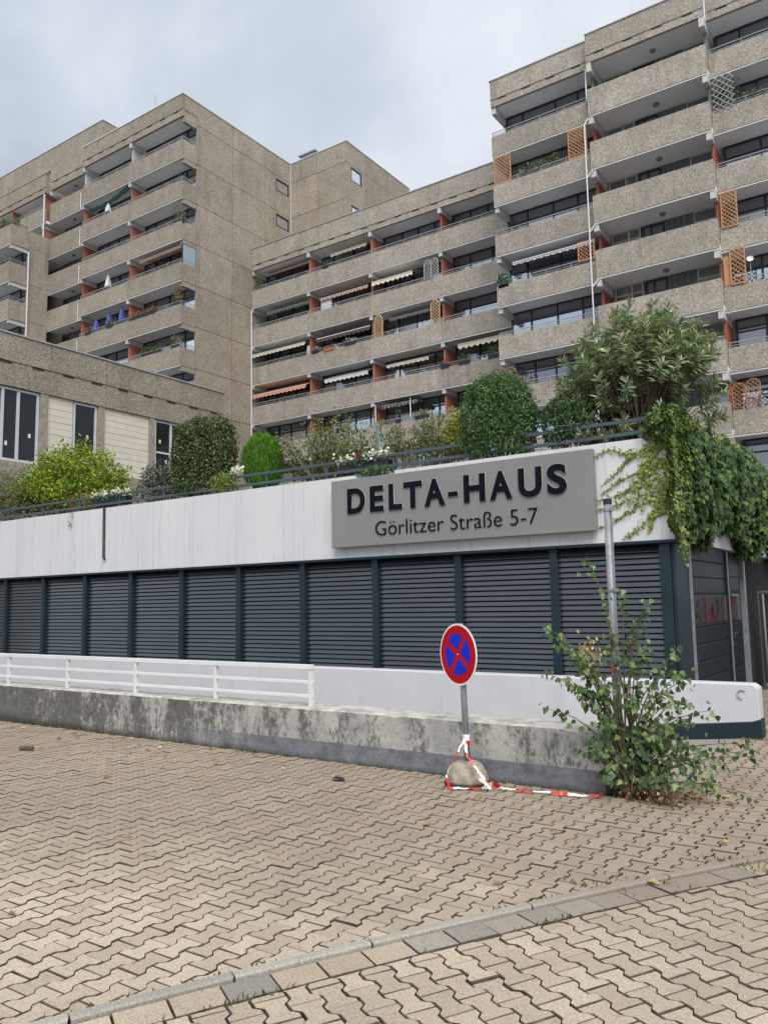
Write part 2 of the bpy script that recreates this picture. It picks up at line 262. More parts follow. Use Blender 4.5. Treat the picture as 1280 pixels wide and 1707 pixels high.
def leaves(name, pos, axis, nrm, ln, wd, col, shape, parent=None, loc=(0, 0, 0)):
    pos = np.asarray(pos, float); n = len(pos); axis = np.asarray(axis, float); axis = axis/np.maximum(np.linalg.norm(axis, axis=1, keepdims=True), 1e-6)
    b = np.cross(np.asarray(nrm, float), axis); b /= np.maximum(np.linalg.norm(b, axis=1, keepdims=True), 1e-6); c = np.cross(axis, b)
    sv, sf = SH[shape]; sv = np.array(sv); k = len(sv); ln = np.broadcast_to(ln, n); wd = np.broadcast_to(wd, n)
    V = pos[:, None] + axis[:, None]*(sv[None, :, 0:1]*ln[:, None, None]) + b[:, None]*(sv[None, :, 1:2]*wd[:, None, None]) + c[:, None]*(sv[None, :, 2:3]*wd[:, None, None])
    me = bpy.data.meshes.new(name); lt = [len(q) for q in sf]; flat = np.concatenate([np.array(q) for q in sf])
    me.vertices.add(n*k); me.vertices.foreach_set('co', V.reshape(-1).astype(np.float32))
    L = (flat[None] + np.arange(n)[:, None]*k).reshape(-1); me.loops.add(len(L)); me.loops.foreach_set('vertex_index', L.astype(np.int32))
    tot = np.tile(lt, n); st = np.concatenate([[0], np.cumsum(tot)[:-1]]); me.polygons.add(len(tot)); me.polygons.foreach_set('loop_start', st.astype(np.int32)); me.polygons.foreach_set('loop_total', tot.astype(np.int32))
    me.update(calc_edges=True); at = me.attributes.new('col', 'FLOAT_COLOR', 'POINT')
    cc = np.ones((n, k, 4)); cc[..., :3] = np.asarray(col)[:, None, :]; at.data.foreach_set('color', cc.reshape(-1).astype(np.float32))
    me.materials.append(MAT['leaf']); return link(name, me, parent, loc)
def unit(n): v = RNG.normal(size=(n, 3)); return v/np.linalg.norm(v, axis=1, keepdims=True)
def cols(n, stops, w=None, jit=.18):
    s = np.array(stops); i = RNG.choice(len(s), n, p=w); c = s[i]*(1 + RNG.normal(size=(n, 1))*jit); c *= 1 + RNG.normal(size=(n, 3))*.06; return np.clip(c, .004, 1)
def wob(p, k=3.0, seed=1):
    r = np.random.default_rng(seed); o = 0
    for i in range(5):
        d = r.normal(size=3)*k*(1+.6*i); o = o + np.sin(p @ d + r.uniform(0, 6.28))/(1+.7*i)
    return o/2.2
# ================================================================== THE SETTING
g = struct(build(MB().add([(-400, -200, -.05), (400, -200, -.05), (400, 7.3, -.05), (-400, 7.3, -.05), (-400, 10.7, -.05), (400, 10.7, -.05), (400, 700, -.05), (-400, 700, -.05), (-26, 7.3, -.05), (-26, 10.7, -.05), (-2.06, 7.3, -.05), (-2.06, 10.7, -.05)], [(0, 1, 2, 3), (4, 5, 6, 7), (3, 8, 9, 4), (10, 2, 5, 11)]), 'ground', 'ground'))
bed = struct(build(MB().add([(-26, -2, -.02), (6, -2, -.02), (6, 7.3, -.02), (-26, 7.3, -.02), (-2.06, 7.3, -.02), (6, 26, -.02), (-2.06, 26, -.02)], [(0, 1, 2, 3), (4, 2, 5, 6)]), 'pavement', 'joint_sand'))
# kerb line: a gentle curve that cuts the paving in two
KA = np.array([-3.17, 2.08]); KD = np.array([.4835, .8753]); KN = np.array([.8753, -.4835]); KL = 4.36
def kcurve(s): return -.07*4*(s/KL)*(1 - s/KL) if -.3 < s/KL < 1.3 else (-.07*4*(-.3)*1.3)
def kpt(s, off): return KA + KD*s + KN*(off + kcurve(s))
def ks(p): d = np.asarray(p) - KA; s = d @ KD; return s, d @ KN - kcurve(s)
PL, PW, PD = .2, .131, .0150
def bone(dx=0, gs=.0042, ge=.0022):
    w, l, q, h = PW/2, PL/2, PL/4, .014
    a, b = w+PD-gs, w-PD-gs
    r = [(a, l-ge), (a, q+h), (b, q-h), (b, -q+h), (a, -q-h), (a, -l+ge)]
    return r[::-1] + [(-x, y) for x, y in r]           # counter-clockwise: right side upward, then left downward
BONE = [(x, y) for x, y in bone()]
def area(p): return .5*sum(p[i][0]*p[(i+1) % len(p)][1]-p[(i+1) % len(p)][0]*p[i][1] for i in range(len(p)))
if area(BONE) < 0: BONE = BONE[::-1]
def clip(poly, n, d):                                    # keep the side where p.n <= d
    out = []
    for i in range(len(poly)):
        p, q = np.array(poly[i]), np.array(poly[(i+1) % len(poly)]); a, b = p @ n - d, q @ n - d
        if a <= 0: out.append(tuple(p))
        if (a < 0) != (b < 0) and abs(a-b) > 1e-9: out.append(tuple(p + (q-p)*a/(a-b)))
    return out
def inset(poly, k):
    c = np.mean(poly, axis=0); return [tuple(c + (np.array(p)-c)*(1 - k/max(.02, np.linalg.norm(np.array(p)-c)))) for p in poly]
def stone(mb, tints, poly, z, tint, cham=.0038, depth=.03):
    n = len(poly); ins = inset(poly, cham*1.3); o = len(mb.v)
    tx, ty = random.gauss(0, .006), random.gauss(0, .006); c = np.mean(poly, axis=0)
    zf = lambda p: z + (p[0]-c[0])*tx + (p[1]-c[1])*ty
    mb.v += [(p[0], p[1], zf(p)-depth) for p in poly] + [(p[0], p[1], zf(p)-cham) for p in poly] + [(p[0], p[1], zf(p)) for p in ins]
    mb.f += [(o+i, o+(i+1) % n, o+n+(i+1) % n, o+n+i) for i in range(n)] + [(o+n+i, o+n+(i+1) % n, o+2*n+(i+1) % n, o+2*n+i) for i in range(n)] + [tuple(o+2*n+i for i in range(n))]
    mb.mi += [1]*(2*n) + [0]; tints += [tint]*(3*n)
def settint(me, tints): a = me.attributes.new('tint', 'FLOAT', 'POINT'); a.data.foreach_set('value', tints)
VAR = []
for k in range(10):
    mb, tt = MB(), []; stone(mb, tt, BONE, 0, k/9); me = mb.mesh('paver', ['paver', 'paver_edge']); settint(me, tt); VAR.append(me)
cells = []                                               # (x, y, angle, polygon, whole)
def field(ox, oy, ang, inside, ranges):
    ca, sa = math.cos(ang), math.sin(ang); (i0, i1), (j0, j1) = ranges
    for i in range(i0, i1):
        for j in range(j0, j1):
            u, v = i*PW, j*PL + (PL/2 if i % 2 else 0); x, y = ox + u*ca - v*sa, oy + u*sa + v*ca
            st = inside(x, y)
            if st is None: continue
            poly = [(x + a*ca - b*sa, y + a*sa + b*ca) for a, b in BONE]
            whole = True
            for n, d in st:
                if max(np.array(p) @ n for p in poly) > d: poly = clip(poly, n, d); whole = False
                if len(poly) < 3: break
            if len(poly) < 3 or abs(area(poly)) < .0012: continue
            cells.append((x, y, ang, poly, whole))
def halfplane(s, off, sign):                              # tangent half plane of the kerb curve at s
    p0, p1 = kpt(s-.05, off), kpt(s+.05, off); t = (p1-p0)/np.linalg.norm(p1-p0); n = np.array([t[1], -t[0]])*sign
    return n, float(n @ kpt(s, off))
def in_upper(x, y):
    s, o = ks((x, y))
    if o > .12: return None
    if not (-15.5 < x < 3.5 and y > .9): return None
    if x < -2.6 and y > 7.05: return None
    if y > 17: return None
    if y < 1.2 + (-3.2-x)*.0 and x > -3.2: return None
    if x < -3 and y < 2.0 + (-3.3-x)*.42 - 1.0: return None
    if x > -2.6 and x < -2.16 and y > 7.05: return None
    if x > 1.2 + .08*y: return None
    H = []
    if o > -.2: H.append(halfplane(s, -.004, 1))
    if y > 6.8 and x < -2.45: H.append((np.array([0, 1.]), 6.993))
    if y > 7.0 and x < -1.9: H.append((np.array([-1., 0]), 2.06))
    return H
def in_lower(x, y):
    s, o = ks((x, y))
    if o < .12 or not (s > -.9 and s < 7.5) or o > 3.4: return None
    if y < 1.0: return None
    return [halfplane(s, .262, -1)] if o < .5 else []
field(-9.03, 0.07, 0, in_upper, ((-70, 100), (0, 90)))
field(-2.2, 3.3, math.radians(61.4), in_lower, ((-40, 80), (-40, 40)))
def showsize(c):
    d = Vector((c[0], c[1], -EYE)); z = d.dot(FW)
    if z < .3: return 0
    px, py = 640 + FPX*d.dot(RT)/z, 853.5 - FPX*d.dot(UP)/z
    return (1.7/z**3) if (-20 < px < 1300 and py < 1727) else 0
whole = sorted([c for c in cells if c[4]], key=showsize, reverse=True)[:300]; wid = {id(c) for c in whole}
for c in whole:
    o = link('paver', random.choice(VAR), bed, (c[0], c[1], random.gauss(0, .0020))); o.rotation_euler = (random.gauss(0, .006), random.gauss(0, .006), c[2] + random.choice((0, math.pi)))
mb, tt = MB(), []
for c in cells:
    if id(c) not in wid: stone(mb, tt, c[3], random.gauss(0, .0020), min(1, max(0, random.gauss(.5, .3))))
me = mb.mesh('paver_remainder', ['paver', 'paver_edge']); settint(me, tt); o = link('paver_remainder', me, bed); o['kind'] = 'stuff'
# kerb stones and gutter slabs
kb = struct(build(MB().add([(*kpt(s, o_), -.0165) for s in np.linspace(-2, 8, 40) for o_ in (0, .26)], [(2*i, 2*i+1, 2*i+3, 2*i+2) for i in range(39)]), 'gutter', 'joint_sand'))
s = -1.9
while s < 7.6:
    ln = random.choice((.98, 1.0, .7)); mb, tt = MB(), []; N = 8
    poly = [tuple(kpt(s + ln*i/N + .004*(i == 0) - .004*(i == N), .003)) for i in range(N+1)]; poly2 = [tuple(kpt(s + ln*i/N + .004*(i == 0) - .004*(i == N), .066)) for i in range(N+1)]
    pl = poly + poly2[::-1]; pl = pl if area(pl) > 0 else pl[::-1]; o = len(mb.v); n = len(pl)
    top = [tuple(kpt(s + ln*i/N, .012)) for i in range(N+1)] + [tuple(kpt(s + ln*i/N, .057)) for i in range(N+1)][::-1]; top = top if area(top) > 0 else top[::-1]
    mb.v += [(p[0], p[1], -.03) for p in pl] + [(p[0], p[1], .012) for p in pl] + [(p[0], p[1], .022) for p in top]
    mb.f += [(i, (i+1) % n, n+(i+1) % n, n+i) for i in range(n)] + [(n+i, n+(i+1) % n, 2*n+(i+1) % n, 2*n+i) for i in range(n)] + [tuple(2*n+i for i in range(n))]; mb.mi += [0]*(2*n+1)
    me = mb.mesh('kerb_stone', 'kerb_stone'); settint(me, [random.random()]*(3*n)); link('kerb_stone', me, kb); s += ln + .006
s, k = -1.638, 0
while s < 7.6:
    ln = .236; mb, tt = MB(), []
    pl = [tuple(kpt(a, b)) for a, b in ((s+.003, .076), (s+ln-.003, .076), (s+ln-.003, .250), (s+.003, .250))]; pl = pl if area(pl) > 0 else pl[::-1]
    stone(mb, tt, pl, random.gauss(.002, .002), random.random(), .003); me = mb.mesh('gutter_slab', ['slab_grey' if (1.6 < s+.118 < 3.92 or .70 < s+.118 < 1.0 or s < -.9) else 'paver', 'paver_edge']); settint(me, tt); link('gutter_slab', me, kb); s += ln; k += 1
struct(build(MB().add([(-26, 7.38, -2.4), (-2.06, 7.38, -.004), (-2.06, 10.56, -.004), (-26, 10.56, -2.4)], [(0, 1, 2, 3)]), 'ramp', 'asphalt_beige'))
struct(build(MB().box(-75, -3.15, 11.46, 60, 3.3, 3.62), 'terrace', 'soil'))
# ================================================================== LOW WALLS
t = thing('concrete_wall', 'low weathered concrete wall with dark stains behind the no-stopping sign', 'wall', (-8, 7.2, 0))
XJ = [-26, -13.2, -8.42, -2.5]
for a, b in zip(XJ, XJ[1:]):
    n = max(2, int((b-a)/.12)); mb = MB(); xs = np.linspace(a+.006, b-.006, n); yj = RNG.normal(0, .004, n); zj = RNG.normal(0, .0012, n); zj[RNG.random(n) < .03] -= .012
    prof = [(7.0, -.04), (7.0, .53), (7.018, .548), (7.38, .55), (7.40, .53), (7.40, -2.6)]; m = len(prof)
    for i, x_ in enumerate(xs): mb.v += [(x_, y_ + yj[i]*(.01 < z_), z_ + (zj[i] if z_ > .5 else 0)) for y_, z_ in prof]
    for i in range(n-1):
        for j in range(m-1): mb.f.append((i*m+j, (i+1)*m+j, (i+1)*m+j+1, i*m+j+1)); mb.mi.append(1 if j in (1, 2) else 0)
    mb.f += [tuple(range(m)), tuple((n-1)*m+j for j in range(m-1, -1, -1))]; mb.mi += [0, 0]
    build(mb, 'wall_section', ['old_concrete', 'concrete_top'], t)
t = thing('white_railing', 'white painted flat-bar railing on top of the stained concrete wall', 'railing', (-9, 7.2, .55))
for i in range(8):
    x = -5.95 - 1.54*i; mb = MB().box(x-.022, x+.022, 7.13, 7.175, .535, 1.0); build(mb, 'post', 'white_metal', t)
for z, h, w in ((.985, .055, .05), (.812, .04, .02), (.655, .04, .02)):
    build(MB().box(-17.6, -5.92, 7.155-w/2-.01, 7.155+w/2-.01, z-h/2, z+h/2), 'rail', 'white_metal', t, bevel=.004)
t = thing('white_wall', 'long low white rendered wall with dark base in front of the louvres', 'wall', (-10, 10.7, 0))
build(MB().prism([(-26, -2.3), (-1.93, .195), (-1.84, .225), (-1.84, .60), (-1.90, .645), (-26, .645)], 10.55, 10.8, 'y'), 'wall_body', 'white_low_wall', t, bevel=.012)
build(MB().prism([(-26, -2.7), (-1.83, -.1), (-1.83, .2225), (-1.93, .193), (-26, -2.302)], 10.546, 10.804, 'y'), 'base', 'post_navy', t)
build(MB().tube([(-2.02+.055*math.cos(a), 10.54, .52+.055*math.sin(a)) for a in np.linspace(.9, 4.6, 8)], .008, 5), 'hook', 'rail_grey', t)
# ================================================================== PARKING GARAGE
gar = thing('parking_garage', 'parking garage with white board-marked wall above navy louvres', 'garage', (-10, 12, 0))
build(MB().box(-30, -2.87, 11.2, 11.45, 2.50, 3.95).box(-3.12, -2.87, 11.452, 26, 2.50, 3.95), 'upper_wall', 'white_wall', gar)
build(MB().box(-30, -2.84, 11.17, 11.46, 2.455, 2.498), 'flashing', 'post_navy', gar, bevel=.004)
build(MB().box(-30, -3.2, 11.42, 11.5, -.05, 2.45).box(-3.2, -3.15, 11.5, 26, -.05, 2.45), 'inner_wall', 'void', gar)
NP = 13; PX = [-3.03 - 1.632*i for i in range(NP+1)]
SL = []
zs = np.arange(.50, 2.40, .0805)
slat = MB().prism([(11.324, .0605), (11.300, .003), (11.300, -.003), (11.306, -.003), (11.307, .003), (11.332, .058)], -.755, .755, 'x').mesh('slat', 'louvre_navy')
for i in range(NP):
    x0, x1 = PX[i+1], PX[i]; xc = (x0+x1)/2
    lp = build(MB().box(x0+.045, x0+.062, 11.30, 11.40, .45, 2.45).box(x1-.062, x1-.045, 11.30, 11.40, .45, 2.45).box(x0+.045, x1-.045, 11.40, 11.412, .45, 2.45), 'louvre_panel', ['void'], gar)
    for z in zs: link('slat', slat, lp, (xc, 0, z + random.gauss(0, .0008)))
for x in PX[1:]: cbox('post', 'post_navy', gar, x-.06, x+.06, 11.245, 11.36, .3, 2.452)
build(MB().box(-3.105, -2.955, 11.225, 11.40, -.05, 2.453), 'corner_post', 'post_navy', gar, bevel=.006)
build(MB().box(-2.952, -2.90, 11.27, 11.98, -.05, 2.45), 'corner_panel', 'post_navy', gar, bevel=.004)
build(MB().box(-2.898, -2.865, 11.96, 12.0, -.05, 2.46), 'edge_strip', 'galvanised', gar)
gd = build(MB().box(-2.99, -2.95, 12.0, 14.5, -.05, 2.45), 'garage_door', 'door_navy', gar)
for z in np.arange(.0, 2.3, .25):
    if not 1.2 < z < 1.7: build(MB().box(-2.948, -2.925, 12.03, 14.47, z+.006, z+.244), 'plank', 'door_navy', gd, bevel=.008)
for i in range(3):
    y0 = 12.06 + .81*i; build(MB().box(-2.948, -2.918, y0, y0+.79, 1.26, 1.74), 'window_frame', 'cap_black', gd, bevel=.01); build(MB().box(-2.916, -2.912, y0+.05, y0+.74, 1.31, 1.69), 'pane', 'glass_painted_refl', gd)
build(MB().box(-2.95, -2.89, 14.5, 14.62, -.05, 2.45), 'door_post', 'post_navy', gar); build(MB().box(-2.888, -2.87, 14.5, 14.53, -.05, 2.45), 'edge_strip', 'galvanised', gar)
sdr = build(MB().box(-2.96, -2.93, 14.66, 15.74, -.05, 2.4), 'side_door', 'door_navy', gar)
for z in (0.02, .27, .52, .77, 1.02, 1.80, 2.05): build(MB().box(-2.928, -2.91, 14.78, 15.62, z, z+.23), 'plank', 'door_navy', sdr, bevel=.006)
build(MB().box(-2.928, -2.91, 14.85, 15.55, 1.29, 1.74), 'pane', 'glass_painted_refl', sdr)
build(MB().box(-2.928, -2.885, 14.80, 14.84, 1.0, 1.10).box(-2.89, -2.872, 14.80, 14.98, 1.055, 1.08).box(-2.928, -2.90, 14.80, 14.84, .88, .94), 'handle', 'brass', sdr)
build(MB().box(-2.98, -2.86, 15.76, 15.92, -.05, 2.46), 'door_post', 'galvanised', gar)
build(MB().box(-3.05, -2.95, 15.95, 26, -.05, 2.498), 'rear_wall', 'void', gar)  # near-black colour stands in for the shade beneath the ivy
build(MB().tube([(-2.9, 15.9, 2.38), (-.2, 16.2, 2.38)], .028, 8), 'canopy_bar', 'post_navy', gar)
build(MB().tube([(-15.32, 11.17, 3.96), (-15.3, 11.17, 2.83), (-15.24, 11.15, 2.79)], .028, 8), 'drainpipe', 'pipe_black', gar, smooth=True)
t = thing('site_fence', 'galvanised fence panel with dark tarp behind the garage side door', 'fence', (-1.6, 16.7, 0))
build(MB().tube([(-2.78, 16.6, 0), (-2.78, 16.6, 1.78), (-.3, 16.75, 1.78), (-.3, 16.75, 0)], .024, 8).tube([(-2.70, 16.6, 0), (-2.70, 16.6, 1.74)], .018, 8), 'frame', 'galvanised', t, smooth=True)
mb = MB(); nx = 14
for i in range(nx+1):
    for j in range(2): mb.v.append((-2.68 + 2.3*i/nx, 16.62 + .13*i/nx + .03*math.sin(i*1.7+j), .08 + 1.64*j))
mb.f = [(2*i, 2*i+2, 2*i+3, 2*i+1) for i in range(nx)]; mb.mi = [0]*nx; build(mb, 'tarp', 'tarp', t, smooth=True)
# parapet railing
t = thing('parapet_railing', 'blue-grey two-bar railing along the top of the white wall', 'railing', (-11, 11.45, 3.9))
for i in range(13): x = -3.1 - 1.503*i; cbox('post', 'rail_blue', t, x-.022, x+.022, 11.43, 11.475, 3.6, 4.29)
for z in (4.275, 4.085): build(MB().box(-22, -2.95, 11.415, 11.445, z-.026, z+.026), 'rail', 'rail_blue', t, bevel=.004)
# ================================================================== SIGN BOARD
sb = thing('sign_board', 'large grey metal sign reading DELTA-HAUS Görlitzer Straße 5-7', 'sign', (-6.3, 11.15, 2.67))
build(MB().box(-8.70, -3.915, 11.05, 11.16, 2.675, 3.865), 'board', 'sign_metal', sb, bevel=.006)
build(MB().box(-8.5, -8.4, 11.16, 11.21, 2.8, 3.75).box(-4.3, -4.2, 11.16, 11.21, 2.8, 3.75).box(-6.4, -6.3, 11.16, 11.21, 2.8, 3.75), 'bracket', 'sign_side', sb)['kind'] = 'stuff'
def glyph(ch, off, size=1.0):
    c = bpy.data.curves.new('glyph', 'FONT'); c.body = ch; c.size = size; c.offset = off; c.resolution_u = 5; c.extrude = .5
    o = bpy.data.objects.new('glyph', c); COL.objects.link(o); bpy.context.view_layer.update()
    me = bpy.data.meshes.new_from_object(o.evaluated_get(bpy.context.evaluated_depsgraph_get())); bpy.data.objects.remove(o)
    v = np.empty(len(me.vertices)*3); me.vertices.foreach_get('co', v); return me, v.reshape(-1, 3)
def letter(ch, me, v, x0, x1, z0, z1, yf, yb, mat, rim=0):
    lo, hi = v.min(0), v.max(0); q = np.empty_like(v)
    q[:, 0] = x0 + (v[:, 0]-lo[0])/(hi[0]-lo[0])*(x1-x0); q[:, 2] = z0 + (v[:, 1]-lo[1])/max(1e-6, hi[1]-lo[1])*(z1-z0); q[:, 1] = np.where(v[:, 2] > 0, yf, yb)
    me.vertices.foreach_set('co', q.reshape(-1)); me.materials.clear(); me.materials.append(MAT[mat]); me.update()
    o = link('letter', me, sb); return o
BIG = [('D', -8.33, -7.955), ('E', -7.845, -7.565), ('L', -7.455, -7.195), ('T', -7.155, -6.80), ('A', -6.755, -6.365), ('-', -6.305, -6.135), ('H', -6.02, -5.645), ('A', -5.565, -5.185), ('U', -5.08, -4.70), ('S', -4.615, -4.31)]
for ch, a, b_ in BIG:
    z0, z1 = (3.372, 3.452) if ch == '-' else (3.247, 3.693)
    if ch in 'US': z0 -= .006
    if ch == 'S': z1 += .006
    me, v = glyph(ch, .036); letter(ch, me, v, a, b_, z0, z1, 11.026, 11.046, 'letter_black')
    me, v = glyph(ch, .044); letter(ch, me, v, a-.006, b_+.006, z0-.006, z1+.006, 11.037, 11.0475, 'letter_rim').name = 'letter_rim'
TXT = 'Görlitzer Straße 5-7'; OFF = -.013
full, v = glyph(TXT, OFF); X0, X1 = v[:, 0].min(), v[:, 0].max(); k = 2.955/(X1-X0)
me, v = glyph('G', OFF); gl0, gl1 = v[:, 1].min(), v[:, 1].max(); kz = .243/(gl1-gl0)
for i, ch in enumerate(TXT):
    if ch == ' ': continue
    _, vp_ = glyph(TXT[:i+1], OFF); me, v = glyph(ch, OFF); r = vp_[:, 0].max(); w = v[:, 0].max()-v[:, 0].min()
    x1 = -7.745 + (r-X0)*k; z0 = 2.838 + (v[:, 1].min()-gl0)*kz; z1 = 2.838 + (v[:, 1].max()-gl0)*kz
    letter(ch, me, v, x1-w*k, x1, z0, z1, 11.032, 11.046, 'letter_black')
# ================================================================== APARTMENT BLOCKS
ST = 2.835
def window(parent, x0, x1, y, z0, z1, cuts, transom=None, frame='frame_navy', gl=('glass_dark', 'glass_lower'), d=.10, fw=.075, name='window', axis='x'):
    """frame of one mesh, one pane object per light; x cuts are fractions; axis 'y' sets it in a wall that faces +X"""
    w, h = x1-x0, z1-z0; key = (name, frame, round(w, 2), round(h, 2), tuple(cuts), transom, axis); s = .04
    P = (lambda a, b, c, e, f_, g_: (a, b, c, e, f_, g_)) if axis == 'x' else (lambda a, b, c, e, f_, g_: (-e, -c, a, b, f_, g_))
    xs = [0] + [w*c for c in cuts] + [w]; zt = [0, h] if transom is None else [0, h-transom, h]
    if key not in CACHE:
        mb = MB().box(*P(0, w, 0, d, 0, fw)).box(*P(0, w, 0, d, h-fw, h)).box(*P(0, fw, 0, d, fw, h-fw)).box(*P(w-fw, w, 0, d, fw, h-fw))
        for c in xs[1:-1]: mb.box(*P(c-fw*.6, c+fw*.6, .004, d-.004, fw, h-fw))
        if transom is not None:
            for a, b in zip(xs, xs[1:]): mb.box(*P(a+fw*.6, b-fw*.6, .008, d-.008, zt[1]-fw*.45, zt[1]+fw*.45))
        CACHE[key] = mb.mesh(name, frame)
    loc = (x0, y, z0) if axis == 'x' else (y, x0, z0)
    o = link(name, CACHE[key], parent, loc)
    for i, (a, b) in enumerate(zip(xs, xs[1:])):
        for j, (c, e_) in enumerate(zip(zt, zt[1:])):
            m = gl[0] if gl[0] == gl[1] or (transom is not None and j == 1) else random.choices((gl[1], gl[0], 'glass_curtain'), (.70, .08, .22))[0]
            key = ('pane', m, round(b-a, 2), round(e_-c, 2), axis)
            if key not in CACHE: CACHE[key] = MB().box(*P(s, b-a-s, 0, .012, s, e_-c-s)).mesh('pane', m)
            lo = (x0+a, y+d*.55, z0+c) if axis == 'x' else (y-d*.55, x0+a, z0+c)
            p = link('pane', CACHE[key], o, lo); p.rotation_euler = (random.gauss(0, .004), 0, random.gauss(0, .006))
    return o
def railing(parent, x0, x1, y, z, step=1.35, side=None, name='balcony_railing', mat='rail_grey'):
    mb = MB().box(x0, x1, y-.018, y+.018, z+.225, z+.262).box(x0, x1, y-.012, y+.012, z+.095, z+.118)
    n = max(1, round((x1-x0)/step))
    for i in range(n+1): x = x0 + .05 + (x1-x0-.1)*i/n; mb.box(x-.014, x+.014, y-.0135, y+.0135, z-.05, z+.235)
    if side: mb.box(x1-.036, x1, y+.018, side, z+.225, z+.262).box(x1-.03, x1-.006, y+.012, side, z+.095, z+.118)
    return build(mb, name, mat, parent)
CUTS = [(.22, .5, .76), (.2, .56, .8), (.3, .55, .8), (.24, .46, .74)]
def balcony(p, x0, x1, yf, yb, T, agg, band=(-1.22, 0), rail=True, part='terracotta', last=False, beam_l=True, win=True, gut=True, beam_h=.34, sub=None):
    zb = T + band[0]
    cbox('balcony_parapet', agg, p, x0+.008, x1-.008, yf, yf+.14, zb, T+band[1])
    cbox('floor_slab', 'soffit', p, x0, x1, yf+.142, yb+.12, zb+.012, zb+.2)
    if gut: cbox('gutter', 'white_metal', p, x0+.01, x1-.01, yf+.02, yf+.10, zb-.075, zb-.014)
    if rail: railing(p, x0+.02, x1-.02, yf+.07, T)
    zc = zb + .012                                        # soffit of this slab belongs to the floor below: its beam and partition
    if beam_l:
        cbox('beam', 'white_beam', p, x0-.12, x0+.12, yf+.05, yb+.1, zc-beam_h, zc-.004)
        if part: cbox('partition', part, p, x0-.05, x0+.05, yf+.24, yb+.1, zc-ST+.2, zc-beam_h-.004)
    if win: window(p, x0+.14, x1-.14, yb, zc-ST+.19, zc-.006, random.choice(CUTS), .62)
lt_ = None
def fascia(p, x0, x1, yf, yb, zs, zd, zr, agg, joints=(), slots=True, edge='roof_edge', over=.05):
    xs = [x0] + list(joints) + [x1]
    for a, b in zip(xs, xs[1:]):
        cbox('roof_fascia', agg, p, a+.008, b-.008, yf, yf+.2, zd, zr); cbox('roof_fascia', agg, p, a+.004, b-.004, yf+.03, yf+.2, zs, zd-.012)
    cbox('floor_slab', 'soffit', p, x0, x1-(.15 if p is lt_ else 0), yf+.202, yb+.12, zs+.01, zs+.25)
    cbox('roof_edge', edge, p, x0-over, x1+over, yf-.04, yf+.24, zr+.002, zr+.055)
    if slots:
        n = int((x1-x0)/1.3)
        for i in range(n): xx = x0 + (i+.5)*(x1-x0)/n; cbox('vent_slot', 'dark_joint', p, xx-.24, xx+.24, yf+.022, yf+.06, zd-.09, zd-.012)
TOP = 24.05
# ---- middle block
mid = thing('apartment_block', 'long middle apartment block of five balcony floors with awnings', 'building', (-28, 41, 0))
MX = [-38.62, -33.42, -28.25, -23.05, -17.4]; YF, YB = 40.1, 41.5
fascia(mid, MX[0], MX[-1], YF, YB, 25.58, 25.98, 27.2, 'aggregate', MX[1:-1])
for i in range(4):
    x0, x1 = MX[i], MX[i+1]
    cbox('beam', 'white_beam', mid, x0-.12 + (.14 if i == 0 else 0), x0+.12, YF+.05, YB+.1, 25.26, 25.584)
    if i: cbox('partition', ['', 'terracotta', 'terracotta', 'terracotta_dark'][i], mid, x0-.05, x0+.05, YF+.24, YB+.1, 23.0, 25.256)
    window(mid, x0+.14, x1-.14, YB, 23.03, 25.585, CUTS[i], .62)
    for k in range(6):
        T = TOP - ST*k
        balcony(mid, x0+(.02 if i == 0 else 0), x1, YF, YB, T, 'aggregate', part='terracotta' if i else None, beam_l=True)
build(MB().box(MX[0], MX[-1], YB+.1, YB+9, 3.6, 27.0), 'core', 'aggregate', mid)
zt = TOP - 1.22 - .05; pts = [(-38.45, YF+.0, zt)]
mb = MB().tube([(-38.36, YF-.02, zt), (-38.56, YF-.08, zt-.25), (-38.56, YF-.08, 4)], .045, 6)
build(mb, 'downpipe', 'white_metal', mid)
for k in range(1, 5): z = TOP-1.22-ST*k; build(MB().tube([(-38.3, YF-.0, z-.04), (-38.55, YF-.08, z-.28)], .038, 6), 'pipe_branch', 'white_metal', mid)
# awnings of the middle block
def awning(p, x0, x1, zt, drop, out, mat, yb, val=.2, label=None, scallop=True):
    y0, y1 = yb-.12, yb-.12-out; n = max(6, int((x1-x0)/.18)); mb = MB()
    for i in range(n+1): x = x0 + (x1-x0)*i/n; mb.v += [(x, y0, zt), (x, y1, zt-drop), (x, y1-.01, zt-drop-val*(1.0 if i % 2 else (.62 if scallop else 1)))]
    for i in range(n): mb.f += [(3*i, 3*i+3, 3*i+4, 3*i+1), (3*i+1, 3*i+4, 3*i+5, 3*i+2)]; mb.mi += [0, 0]
    o = build(mb, 'awning', mat, p); 
    if label: o['label'] = label
    build(MB().bar((x0, y1, zt-drop), (x1, y1, zt-drop), .05), 'front_bar', 'white_metal', o)
    for x in (x0+.1, x1-.1): build(MB().bar((x, y0, zt-.05), (x, y1, zt-drop-.02), .03), 'arm', 'white_metal', o)
    return o
Z = lambda k: 25.56 - ST*k                                # soffit of opening k
